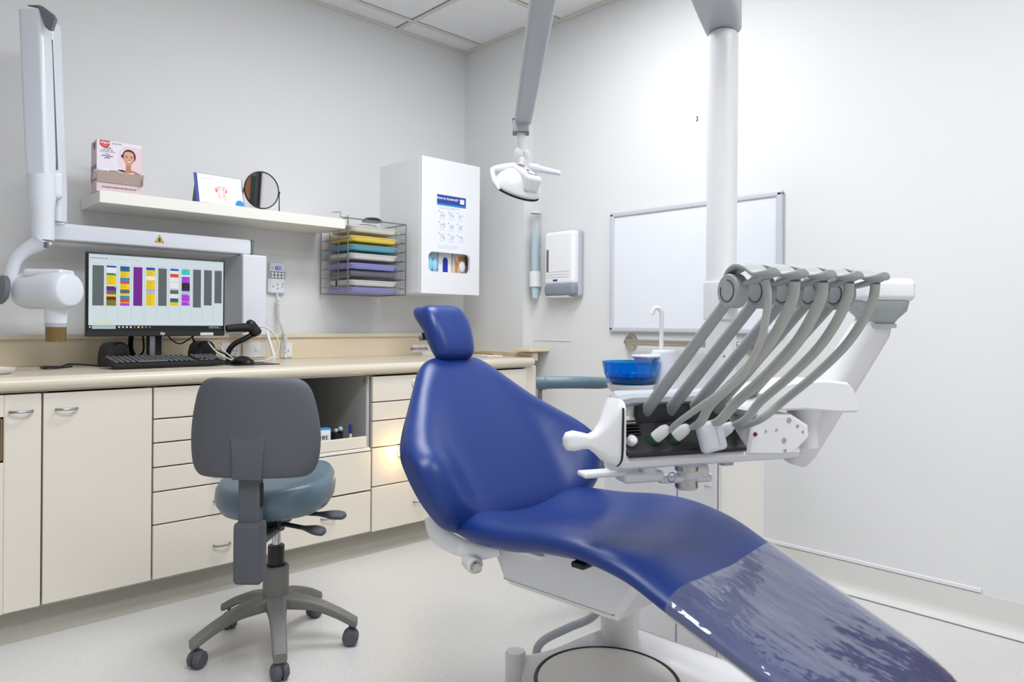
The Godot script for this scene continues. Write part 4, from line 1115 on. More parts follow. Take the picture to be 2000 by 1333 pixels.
	cp.append_array([Vector3(0.008, -0.40, 0.088), Vector3(0.008, -0.412, 0.095)])
	coil.tube(cp, 0.0042, 6)
	part("coiled_cord", coil, M.white, o)


# ---------------------------------------------------------------- things on the walls
func wall_things() -> void:
	# whiteboard
	var o := thing("whiteboard", "large blank whiteboard with grey rounded frame on the right wall", "whiteboard", Vector3(RX, 1.36, -1.938))
	part("board", Sh.new().box(Vector3(-0.008, 0, 0), Vector3(0.012, 0.60, 0.92)), mat("board_white", Color(0.90, 0.915, 0.945), 0.25), o)
	var fr := Sh.new()
	for z in [-0.462, 0.462]:
		fr.rbox(Vector3(-0.011, 0, z), Vector3(0.022, 0.626, 0.030), 0.009, 3)
	for y in [-0.302, 0.302]:
		fr.rbox(Vector3(-0.011, y, 0), Vector3(0.022, 0.030, 0.954), 0.009, 3)
	part("frame", fr, mat("frame_grey", Color(0.78, 0.79, 0.82), 0.35), o)
	# grab rail
	o = thing("grab_rail", "brushed steel grab rail on the wall under the whiteboard", "rail", Vector3(RX, 0.993, -1.93))
	part("bar", Sh.new().tube(smooth([Vector3(-0.004, 0, -0.35), Vector3(-0.04, 0, -0.35), Vector3(-0.056, 0, -0.335), Vector3(-0.06, 0, -0.30), Vector3(-0.06, 0, 0.0), Vector3(-0.06, 0, 0.27), Vector3(-0.056, 0, 0.305), Vector3(-0.04, 0, 0.32), Vector3(-0.004, 0, 0.32)], 5), 0.0155, 16), M.steel, o)
	for z in [-0.35, 0.32]:
		part("flange", Sh.new().lathe([[0.0, 0.0], [0.042, 0.0], [0.040, 0.008], [0.020, 0.012], [0.0, 0.012]], 28, along(Vector3(0, 0, z), Vector3(-1, 0, 0))), M.steel, o)
	# paper towel dispenser
	o = thing("towel_dispenser", "white and grey paper towel dispenser mounted on the right wall", "dispenser", Vector3(RX, 1.42, -2.755))
	part("back_shell", Sh.new().rbox(Vector3(-0.022, 0, 0.027), Vector3(0.044, 0.372, 0.245), 0.018, 4), M.light_grey, o)
	var cv := part("cover", Sh.new().rbox(Vector3(-0.046, 0.032, 0.026), Vector3(0.070, 0.300, 0.226), 0.022, 4), M.cabinet_white, o)
	part("grey_base", Sh.new().rbox(Vector3(-0.046, -0.145, 0.026), Vector3(0.072, 0.072, 0.228), 0.022, 4), mat("dispenser_grey", Color(0.52, 0.56, 0.60), 0.4), o)
	part("window_slot", Sh.new().box(Vector3(-0.0812, 0.02, -0.055), Vector3(0.002, 0.125, 0.016)), mat("slot", Color(0.42, 0.38, 0.34), 0.4), cv)
	part("badge", Sh.new().box(Vector3(-0.0816, -0.092, 0.005), Vector3(0.002, 0.010, 0.034), 0.001), M.print_blue, cv)
	for y in [-0.045, -0.060, -0.075]:
		part("cover_groove", Sh.new().box(Vector3(-0.0812, y, 0.02), Vector3(0.0016, 0.002, 0.18)), M.light_grey, cv)
	tag(part("paper_towel", Sh.new().box(Vector3.ZERO, Vector3(0.06, 0.004, 0.16), 0.001, T(Vector3(RX - 0.050, 1.236, -2.735), Vector3(0, 0, -6))), M.print_white), "white paper towel poking out under the wall dispenser", "paper towel")
	# cup dispenser with stacked cups
	var cx := Vector3(RX - 0.036, 0, -2.952)
	o = thing("cup_dispenser", "clear tube cup dispenser on the wall beside the towel dispenser", "dispenser", Vector3(cx.x, 1.30, cx.z))
	part("collar", Sh.new().lathe([[0.029, 0.0], [0.035, 0.0], [0.035, 0.09], [0.029, 0.09], [0.029, 0.0]], 28), M.white, o)
	part("clear_tube", Sh.new().lathe([[0.0285, 0.08], [0.0295, 0.08], [0.0295, 0.43], [0.0285, 0.43], [0.0285, 0.08]], 28), M.clear, o)
	part("tube_rim", Sh.new().lathe([[0.0285, 0.427], [0.0305, 0.427], [0.0305, 0.437], [0.0285, 0.437], [0.0285, 0.427]], 28).lathe([[0.0, 0.432], [0.029, 0.432], [0.029, 0.436], [0.0, 0.436]], 28), M.white_cool, o)
	part("wall_clip", Sh.new().box(Vector3(0.018, 0.2, 0), Vector3(0.035, 0.03, 0.02), 0.002).box(Vector3(0.028, 0.05, 0), Vector3(0.014, 0.06, 0.03), 0.002), M.white_cool, o)
	var cup_m := mat("cup_blue", Color(0.74, 0.84, 0.87), 0.5)
	var cup := Sh.new().lathe([[0.0, 0.0], [0.0175, 0.0], [0.0245, 0.066], [0.0258, 0.068], [0.0240, 0.068], [0.0165, 0.003], [0.0, 0.003]], 24)
	var c0 := tag(part("paper_cup", cup, cup_m), "pale blue paper cup showing at the bottom of the cup tube", "cup", "cups in the wall tube")
	c0.position = cx + Vector3(0, 1.234, 0)
	for i in 24:
		copy(c0, cx + Vector3(0, 1.245 + 0.0122 * (i + 1), 0), 0.0, "pale paper cup nested in the stack inside the clear wall tube")
	# overhead cabinet with its glove boxes
	o = thing("wall_cabinet", "white wall cabinet with a poster and a glove opening in its door", "cabinet", Vector3(2.525, 1.25, -3.36))
	var W := T(-o.position)
	var body := Sh.new()
	body.box(Vector3(2.325, 1.62, -3.372), Vector3(0.016, 0.74, 0.386), 0.001, W).box(Vector3(2.725, 1.62, -3.372), Vector3(0.016, 0.74, 0.386), 0.001, W)
	body.box(Vector3(2.525, 1.982, -3.372), Vector3(0.384, 0.016, 0.386), 0.0, W).box(Vector3(2.525, 1.258, -3.372), Vector3(0.384, 0.016, 0.386), 0.0, W).box(Vector3(2.525, 1.62, -3.558), Vector3(0.384, 0.71, 0.01), 0.0, W).box(Vector3(2.525, 1.34, -3.30), Vector3(0.384, 0.012, 0.24), 0.0, W)
	part("carcass", body, M.cabinet_white, o)
	# front in two pieces that meet at the middle of the opening
	var hx0 := 2.366
	var hx1 := 2.664
	var hy0 := 1.368
	var hy1 := 1.476
	var r := 0.03
	var upper := PackedVector2Array([Vector2(2.318, 1.992), Vector2(2.318, 1.422), Vector2(hx0, 1.422)])
	var lower := PackedVector2Array([Vector2(2.318, 1.422), Vector2(2.318, 1.247), Vector2(2.732, 1.247), Vector2(2.732, 1.422), Vector2(hx1, 1.422)])
	for i in 7:
		var a := PI - PI / 2 * i / 6
		upper.append(Vector2(hx0 + r + r * cos(a), hy1 - r + r * sin(a)))
	for i in 7:
		var a := PI / 2 - PI / 2 * i / 6
		upper.append(Vector2(hx1 - r + r * cos(a), hy1 - r + r * sin(a)))
	upper.append_array([Vector2(hx1, 1.422), Vector2(2.732, 1.422), Vector2(2.732, 1.992)])
	for i in 7:
		var a := -PI / 2 * i / 6
		lower.append(Vector2(hx1 - r + r * cos(a), hy0 + r + r * sin(a)))
	for i in 7:
		var a := -PI / 2 - PI / 2 * i / 6
		lower.append(Vector2(hx0 + r + r * cos(a), hy0 + r + r * sin(a)))
	lower.append(Vector2(hx0, 1.422))
	part("door", Sh.new().prism(upper, -3.178, -3.160, 0.0, W).prism(lower, -3.178, -3.160, 0.0, W), M.cabinet_white, o)
	for i in 3:
		var x := 2.425 + 0.10 * i
		var gb := thing("glove_box", ["glove box with pale blue gloves at the left of the cabinet opening", "white glove box with a blue oval in the middle of the cabinet opening", "glove box with orange print at the right of the cabinet opening"][i], "box", Vector3(x, 1.347, -3.26), 0.0, "glove boxes in the wall cabinet")
		part("carton", Sh.new().box(Vector3(0, 0.07, -0.02), Vector3(0.094, 0.138, 0.13), 0.002), [mat("carton_pale", Color(0.72, 0.85, 0.92), 0.6), M.print_white, mat("carton_cream", Color(0.88, 0.84, 0.80), 0.6)][i], gb)
		if i == 0:
			part("glove", Sh.new().ball(Vector3(-0.022, 0.068, 0.05), Vector3(0.028, 0.052, 0.018), 14).ball(Vector3(0.018, 0.060, 0.052), Vector3(0.020, 0.040, 0.014), 14), mat("glove_blue", Color(0.60, 0.84, 0.93), 0.5), gb)
			part("print", Sh.new().prism(PackedVector2Array([Vector2(0.02, 0.03), Vector2(0.045, 0.035), Vector2(0.044, 0.075), Vector2(0.034, 0.06)]), 0.0452, 0.0460), M.print_blue, gb)
		elif i == 1:
			var ov := PackedVector2Array([Vector2(-0.018, 0.02), Vector2(0.018, 0.02)])
			for k in 9:
				ov.append(Vector2(0.018 * cos(PI * k / 8), 0.09 + 0.020 * sin(PI * k / 8)))
			part("print", Sh.new().prism(ov, 0.0452, 0.0460), mat("oval_blue", Color(0.03, 0.18, 0.66), 0.5), gb)
		else:
			part("print", Sh.new().prism(PackedVector2Array([Vector2(-0.03, 0.022), Vector2(-0.01, 0.022), Vector2(-0.004, 0.075), Vector2(-0.03, 0.115)]), 0.0452, 0.0460).box(Vector3(0.02, 0.105, 0.0456), Vector3(0.05, 0.03, 0.001)), mat("print_orange", Color(0.86, 0.56, 0.25), 0.6), gb)
			part("glove", Sh.new().ball(Vector3(0.018, 0.062, 0.050), Vector3(0.024, 0.036, 0.014), 14), M.white_matt, gb)
	# poster
	var rng := RandomNumberGenerator.new()
	rng.seed = 4
	var img := Image.create(260, 400, false, Image.FORMAT_RGB8)
	img.fill(Color(0.93, 0.94, 0.97))
	rect(img, 0, 0, 260, 60, Color(0.13, 0.27, 0.62))
	rect(img, 0, 60, 260, 14, Color(0.18, 0.50, 0.80))
	rect(img, 205, 14, 40, 34, Color(0.92, 0.94, 0.97))
	lines(img, 16, 84, 200, 2, 10, Color(0.55, 0.58, 0.66), rng)
	for r_ in 3:
		for c_ in 3:
			var x0 := 16 + c_ * 82
			var y0 := 112 + r_ * 78
			rect(img, x0, y0, 7, 7, Color(0.20, 0.30, 0.60))
			for k in 26:
				disc(img, x0 + 34 + rng.randf_range(-20, 20), y0 + 24 + rng.randf_range(-16, 16), rng.randf_range(2, 6), rng.randf_range(1, 3), Color(0.66, 0.69, 0.76))
			lines(img, x0 + 8, y0 + 48, 60, 2, 7, Color(0.70, 0.73, 0.80), rng)
	lines(img, 16, 352, 220, 3, 10, Color(0.72, 0.74, 0.80), rng)
	var ps := thing("poster", "printed hand hygiene poster taped to the white wall cabinet door", "poster", Vector3(2.524, 1.637, -3.1595))
	part("sheet", Sh.new().box(Vector3.ZERO, Vector3(0.208, 0.320, 0.0006)), M.print_white, ps)
	print_sheet("printed_face", 0.206, 0.318, picture("poster_print", img), ps, T(Vector3(0, 0, 0.0006)))
	words("How to Handrub?", 0.013, M.print_white, ps, T(Vector3(-0.028, 0.140, 0.0009)), "lettering", true, 0.0004)
	# sockets on the upstand
	for q in [[Vector3(1.420, 0.944, -3.4995), 0.090, "double power outlet nearest the monitor with a glowing orange light"], [Vector3(1.538, 0.943, -3.4995), 0.116, "blank white switch plate between the two power outlets"], [Vector3(1.711, 0.939, -3.4995), 0.062, "single power outlet under the x-ray keypad"]]:
		var so := thing("power_outlet", q[2], "outlet", q[0], 0.0, "outlets on the upstand")
		part("plate", Sh.new().rbox(Vector3(0, 0, 0.004), Vector3(q[1], 0.074, 0.008), 0.003, 2), M.white, so)
		var n := 2 if q[1] < 0.1 and q[1] > 0.08 else 1
		if q[1] > 0.1:
			part("switch", Sh.new().rbox(Vector3(0.012, 0.0, 0.009), Vector3(0.012, 0.018, 0.004), 0.001, 1), M.white_cool, so)
		else:
			for k in n:
				var x := (k - (n - 1) / 2.0) * 0.042
				part("socket_slot", Sh.new().box(Vector3(x - 0.008, -0.004, 0.0083), Vector3(0.003, 0.011, 0.001), 0.0, T(Vector3.ZERO)).box(Vector3(x + 0.008, -0.004, 0.0083), Vector3(0.003, 0.011, 0.001)).box(Vector3(x, -0.020, 0.0083), Vector3(0.003, 0.010, 0.001)), M.black_matt, so)
			var om := mat("neon_orange", Color(0.9, 0.35, 0.15), 0.4)
			om.emission_enabled = true
			om.emission = Color(1.0, 0.35, 0.12)
			om.emission_energy_multiplier = 1.2
			part("neon_light", Sh.new().rbox(Vector3(-0.014, 0.022 if n == 2 else -0.010, 0.0085), Vector3(0.007, 0.006, 0.002), 0.0008, 1), om, so)


# ---------------------------------------------------------------- computer things
func desk_things() -> void:
	var o := thing("monitor", "black computer monitor showing a colourful appointment schedule", "monitor", Vector3(1.008, 0.893, -3.27))
	var cy := 1.188 - 0.893
	part("casing", Sh.new().rbox(Vector3(0, cy, 0.035), Vector3(0.548, 0.338, 0.030), 0.006, 3).rbox(Vector3(0, cy - 0.02, 0.01), Vector3(0.28, 0.20, 0.04), 0.015, 3), M.black, o)
	part("bottom_bezel", Sh.new().box(Vector3(0, cy - 0.1575, 0.0505), Vector3(0.544, 0.020, 0.002), 0.0005), mat("bezel", Color(0.13, 0.125, 0.135), 0.4), o)
	# screen image: appointment columns
	var rng := RandomNumberGenerator.new()
	rng.seed = 2
	var img := Image.create(1024, 576, false, Image.FORMAT_RGB8)
	img.fill(Color(0.86, 0.92, 0.94))
	rect(img, 0, 0, 1024, 12, Color(0.80, 0.88, 0.90))
	for i in 9:
		rect(img, 10 + i * 14, 26, 7, 7, Color(0.25, 0.27, 0.30))
	for i in 12:
		rect(img, 150 + i * 18, 24 + rng.randi_range(0, 6), rng.randi_range(3, 9), 5, Color(0.45, 0.48, 0.52))
	lines(img, 10, 44, 230, 1, 8, Color(0.70, 0.74, 0.77), rng)
	var grey := Color(0.38, 0.41, 0.42)
	var yel := Color(0.98, 0.85, 0.02)
	var blu := Color(0.04, 0.28, 0.80)
	var wht := Color(0.95, 0.96, 0.98)
	var pur := Color(0.47, 0.03, 0.60)
	var mag := Color(0.75, 0.24, 0.92)
	var cyn := Color(0.24, 0.85, 0.82)
	var sky := Color(0.10, 0.58, 0.86)
	var red := Color(0.95, 0.28, 0.20)
	var grn := Color(0.16, 0.55, 0.25)
	var tea := Color(0.06, 0.42, 0.45)
	var olv := Color(0.52, 0.50, 0.02)
	var cols := [
		[20, 86, [[86, 396, grey]]],
		[122, 74, [[84, 98, blu], [98, 142, wht], [142, 158, grn], [158, 236, yel], [236, 244, wht], [244, 278, Color(0.38, 0.10, 0.55)], [278, 306, grey], [306, 324, yel], [324, 350, Color(0.45, 0.08, 0.06)], [350, 396, olv]]],
		[222, 74, [[84, 100, blu], [100, 124, tea], [124, 174, yel], [174, 200, sky], [200, 222, red], [222, 266, yel], [266, 296, grey], [296, 316, yel], [316, 340, sky], [340, 364, red], [364, 374, Color(0.96, 0.66, 0.10)], [374, 394, mag]]],
		[322, 72, [[84, 392, pur]]],
		[420, 72, [[82, 102, blu], [102, 152, yel], [152, 184, wht], [184, 254, yel], [254, 262, Color(0.75, 0.65, 0.85)], [262, 296, Color(0.75, 0.78, 0.83)], [296, 390, yel]]],
		[516, 70, [[84, 388, grey]]],
		[612, 70, [[82, 98, blu], [98, 124, wht], [124, 152, red], [152, 250, wht], [188, 193, Color(0.86, 0.86, 0.66)], [244, 250, Color(0.80, 0.70, 0.88)], [256, 288, grey], [288, 324, wht], [324, 356, tea], [356, 386, yel]]],
		[706, 70, [[80, 128, cyn], [128, 142, wht], [142, 192, mag], [192, 258, Color(0.10, 0.10, 0.16)], [258, 264, mag], [264, 290, Color(0.74, 0.86, 0.92)], [290, 346, mag], [346, 352, Color(0.95, 0.6, 0.6)], [352, 382, mag]]],
		[802, 70, [[78, 396, grey]]], [896, 70, [[78, 376, grey]]], [988, 66, [[78, 356, grey]]]]
	# the eleven columns, squeezed into the width of the screen
	for c in cols:
		var x0: float = c[0] * 0.955 + 6
		rect(img, x0 + c[1] + 7, 70, 2, 450, Color(0.72, 0.78, 0.80))
		for b in c[2]:
			rect(img, x0, b[0], c[1] * 0.93, b[1] - b[0], b[2])
			if b[2] != grey and b[2] != pur and b[2] != wht and b[1] - b[0] > 14:
				lines(img, x0 + 4, b[0] + 4, c[1] * 0.62, int((b[1] - b[0]) / 12.0), 12, b[2].darkened(0.25), rng)
				rect(img, x0 + c[1] * 0.78, b[0] + 3, 6, 6, [grn, red, blu, wht][rng.randi_range(0, 3)])
		lines(img, x0, 70, c[1] * 0.8, 1, 6, Color(0.62, 0.66, 0.70), rng)
	rect(img, 40, 522, 130, 16, Color(0.90, 0.91, 0.70))
	rect(img, 0, 548, 1024, 28, Color(0.05, 0.07, 0.10))
	rect(img, 24, 550, 165, 26, Color(0.72, 0.78, 0.82))
	rect(img, 5, 556, 11, 11, wht)
	for i in 9:
		rect(img, 206 + i * 28, 555, 13, 13, [wht, Color(0.95, 0.9, 0.6), wht, wht, red, wht, Color(0.95, 0.7, 0.2), Color(0.9, 0.4, 0.3), sky][i])
	lines(img, 905, 556, 110, 2, 9, wht, rng)
	var scr := mat("screen_glow", Color(0.02, 0.02, 0.02), 0.25)
	scr.emission_enabled = true
	scr.emission = Color(1, 1, 1)
	scr.emission_operator = BaseMaterial3D.EMISSION_OP_MULTIPLY
	img.generate_mipmaps()
	scr.emission_texture = ImageTexture.create_from_image(img)
	scr.emission_energy_multiplier = 0.85
	print_sheet("screen", 0.532, 0.299, scr, o, T(Vector3(0, cy + 0.011, 0.0508)))
	var lt := AreaLight3D.new()
	lt.name = "screen_lamp"
	lt.area_size = Vector2(0.53, 0.29)
	lt.light_color = Color(0.86, 0.93, 1.0)
	lt.light_energy = 0.02
	lt.area_range = 8.0
	lt.area_attenuation = 2.0
	lt.shadow_enabled = true
	o.add_child(lt)
	lt.position = Vector3(0, cy + 0.011, 0.054)
	lt.rotation.y = PI
	words("hp", 0.011, M.print_white, o, T(Vector3(0.012, cy - 0.157, 0.0516)) * Transform3D(Basis(Vector3(1, 0, 0), Vector3(0.25, 1, 0), Vector3(0, 0, 1)), Vector3.ZERO), "emblem")
	part("sticker", Sh.new().box(Vector3(0.195, cy - 0.160, 0.0516), Vector3(0.056, 0.012, 0.0006)), M.print_white, o)
	words("MEDICAL RECORDS", 0.004, M.print_grey, o, T(Vector3(0.195, cy - 0.160, 0.0521)), "sticker_lettering", false, 0.0003)
	part("stand_neck", Sh.new().rbox(Vector3(0.0, 0.09, -0.015), Vector3(0.062, 0.20, 0.022), 0.005, 2), M.black_matt, o)
	part("neck_stripe", Sh.new().box(Vector3(-0.012, 0.09, -0.0025), Vector3(0.022, 0.19, 0.003), 0.001).box(Vector3(0.026, 0.09, -0.0025), Vector3(0.003, 0.19, 0.003), 0.0), M.nickel, o)
	part("stand_foot", Sh.new().rbox(Vector3(0, 0.006, -0.02), Vector3(0.24, 0.010, 0.17), 0.004, 2), M.black_matt, o)
	# keyboard
	o = thing("keyboard", "black full-size computer keyboard in front of the monitor", "keyboard", Vector3(1.010, 0.893, -3.145), deg_to_rad(3))
	part("case", Sh.new().rbox(Vector3(0, 0.011, 0), Vector3(0.445, 0.018, 0.145), 0.005, 2, T(Vector3(0, 0.012, 0), Vector3(9, 0, 0))), M.black_matt, o)
	var key := Sh.new().rbox(Vector3.ZERO, Vector3(0.0158, 0.009, 0.0155), 0.003, 1).mesh()
	var km := mat("key_grey", Color(0.27, 0.275, 0.29), 0.4)
	for r in 6:
		for c in 21:
			if c == 15 or c == 19 and r == 5 or (c == 3 or c == 16 or c == 17) and r == 4 and c > 10:
				continue
			var p := Vector3(-0.206 + c * 0.0206, 0.024, -0.052 + r * 0.0205)
			if r == 5 and c > 3 and c < 10:
				if c == 4:
					part("space_key", Sh.new().rbox(p + Vector3(0.052, 0, 0), Vector3(0.118, 0.009, 0.0155), 0.003, 1), km, o, T(Vector3(0, 0.012, 0), Vector3(9, 0, 0)))
				continue
			part("key", key, km, o, T(Vector3(0, 0.012, 0), Vector3(9, 0, 0)) * T(p))
	# speakers
	o = thing("speaker", "small black desktop speaker left of the monitor stand", "speaker", Vector3(0.862, 0.893, -3.30), deg_to_rad(18), "desktop speakers")
	var ol := PackedVector2Array([Vector2(-0.052, 0.0), Vector2(0.052, 0.0), Vector2(0.050, 0.05), Vector2(0.042, 0.082), Vector2(0.026, 0.098), Vector2(0.0, 0.103), Vector2(-0.026, 0.098), Vector2(-0.042, 0.082), Vector2(-0.050, 0.05)])
	part("body", Sh.new().prism(ol, -0.05, 0.03, 0.008), mat("speaker_grey", Color(0.10, 0.10, 0.11), 0.55), o, Transform3D(), 40.0)
	part("grille", Sh.new().lathe([[0.0, 0.0], [0.031, 0.0], [0.031, 0.002], [0.012, 0.0035], [0.0, 0.004]], 28, Transform3D(Basis(Vector3(1, 0, 0), PI / 2), Vector3(0, 0.056, 0.030))), M.black, o)
	part("grille_ring", Sh.new().lathe([[0.031, 0.0], [0.036, 0.0], [0.035, 0.004], [0.031, 0.004], [0.031, 0.0]], 28, Transform3D(Basis(Vector3(1, 0, 0), PI / 2), Vector3(0, 0.056, 0.029))), mat("ring_grey", Color(0.20, 0.20, 0.21), 0.4), o)
	copy(o, Vector3(1.235, 0.893, -3.345), deg_to_rad(10), "small black desktop speaker right of the monitor stand")
	# mouse and mat
	o = tag(part("mouse_mat", Sh.new().rbox(Vector3.ZERO, Vector3(0.205, 0.003, 0.18), 0.0012, 1, T(Vector3(1.355, 0.8946, -3.13), Vector3(0, 3, 0))), M.black), "thin black mouse mat at the right of the keyboard", "mouse mat")
	o = thing("mouse", "black computer mouse resting on the mouse mat", "mouse", Vector3(1.325, 0.8962, -3.125), deg_to_rad(20))
	var rings := []
	for q in [[-0.052, 0.012, 0.008], [-0.046, 0.024, 0.020], [-0.02, 0.031, 0.034], [0.01, 0.031, 0.036], [0.035, 0.029, 0.027], [0.05, 0.022, 0.015], [0.054, 0.012, 0.008]]:
		var ring := PackedVector3Array()
		for k in 20:
			var a := PI * k / 19
			ring.append(Vector3(q[1] * cos(a), q[2] * pow(sin(a), 0.7), -q[0]))
		rings.append(ring)
	part("shell", Sh.new().loft(rings), M.black, o, Transform3D(), 60.0)
	part("scroll_wheel", Sh.new().rbox(Vector3(0, 0.031, -0.030), Vector3(0.006, 0.008, 0.014), 0.002, 2), M.light_grey, o)
	# barcode scanner on its bent stand
	o = thing("barcode_scanner", "black handheld scanner resting in a gooseneck stand beside the monitor", "scanner", Vector3(1.33, 0.893, -3.22))
	part("stand_base", Sh.new().lathe([[0.0, 0.0], [0.055, 0.0], [0.053, 0.008], [0.018, 0.016], [0.0, 0.017]], 28, T(Vector3(-0.015, 0, -0.03))), M.black, o)
	part("gooseneck", Sh.new().tube(smooth([Vector3(-0.015, 0.012, -0.03), Vector3(-0.020, 0.050, -0.028), Vector3(0.0, 0.088, -0.01), Vector3(0.045, 0.115, 0.01), Vector3(0.082, 0.138, 0.02)], 6), 0.012, 12), M.black, o)
	part("handle", Sh.new().tube(smooth([Vector3(-0.045, 0.158, 0.012), Vector3(-0.005, 0.162, 0.015), Vector3(0.038, 0.164, 0.018), Vector3(0.062, 0.163, 0.02)], 4), smooth([0.016, 0.018, 0.020, 0.022], 4), 14), M.black_matt, o)
	part("head", Sh.new().tube(smooth([Vector3(0.052, 0.196, 0.02), Vector3(0.060, 0.182, 0.02), Vector3(0.074, 0.160, 0.02), Vector3(0.086, 0.140, 0.02), Vector3(0.092, 0.130, 0.02)], 4), smooth([0.010, 0.021, 0.024, 0.028, 0.022], 4), 16), M.black, o)
	part("trigger", Sh.new().rbox(Vector3(0.035, 0.144, 0.02), Vector3(0.02, 0.008, 0.010), 0.003, 2), mat("trigger_orange", Color(0.78, 0.42, 0.15), 0.5), o)
	# loose cables
	tag(part("cable", Sh.new().tube(smooth([Vector3(0.71, 0.897, -3.33), Vector3(0.645, 0.897, -3.25), Vector3(0.60, 0.897, -3.24), Vector3(0.602, 0.899, -3.31), Vector3(0.66, 0.899, -3.29), Vector3(0.70, 0.906, -3.33), Vector3(0.75, 0.903, -3.31), Vector3(0.80, 0.897, -3.27)], 6), 0.0035, 8), M.black), "thin black cable looped on the counter left of the keyboard", "cable")
	tag(part("cable", Sh.new().tube(smooth([Vector3(1.42, 1.06, -3.20), Vector3(1.46, 1.055, -3.18), Vector3(1.51, 1.00, -3.17), Vector3(1.505, 0.94, -3.17), Vector3(1.45, 0.905, -3.17), Vector3(1.36, 0.905, -3.19)], 6), 0.0042, 8).tube(smooth([Vector3(1.225, 0.99, -3.26), Vector3(1.245, 0.95, -3.22), Vector3(1.29, 0.915, -3.18), Vector3(1.335, 0.900, -3.15)], 6), 0.0035, 8).tube(smooth([Vector3(1.265, 0.99, -3.26), Vector3(1.285, 0.95, -3.23), Vector3(1.32, 0.91, -3.19)], 6), 0.003, 8), mat("cable_white", Color(0.86, 0.85, 0.82), 0.5)), "cream cables looping down beside the scanner stand", "cable")
	tag(part("cable", Sh.new().tube(smooth([Vector3(1.585, 1.10, -3.545), Vector3(1.588, 1.06, -3.48), Vector3(1.592, 0.98, -3.43), Vector3(1.60, 0.91, -3.40), Vector3(1.585, 0.8975, -3.37)], 6), 0.008, 10), M.white), "thick white cable hanging down the wall beside the keypad cord", "cable")
	tag(part("cable", Sh.new().tube(smooth([Vector3(0.93, 1.03, -3.33), Vector3(0.935, 0.97, -3.36), Vector3(0.955, 0.92, -3.38), Vector3(0.95, 0.8985, -3.40)], 6), 0.011, 10).tube(smooth([Vector3(0.975, 1.02, -3.33), Vector3(0.985, 0.95, -3.36), Vector3(0.955, 0.91, -3.40)], 6), 0.004, 8).tube(smooth([Vector3(1.06, 1.03, -3.30), Vector3(1.10, 0.995, -3.33), Vector3(1.14, 0.985, -3.34), Vector3(1.19, 1.03, -3.30)], 6), 0.003, 8).tube(smooth([Vector3(1.17, 1.03, -3.30), Vector3(1.21, 0.99, -3.38), Vector3(1.30, 0.955, -3.40), Vector3(1.40, 0.91, -3.36), Vector3(1.47, 0.8975, -3.27)], 6), 0.0042, 8), M.black), "tangle of black cables hanging behind the monitor", "cable")
	o = thing("dish", "white rounded plastic dish at the left end of the counter", "dish", Vector3(0.41, 0.893, -3.06))
	part("bowl", Sh.new().lathe([[0.0, 0.0], [0.05, 0.0], [0.066, 0.012], [0.070, 0.022], [0.064, 0.022], [0.055, 0.010], [0.0, 0.006]], 32), M.white, o)


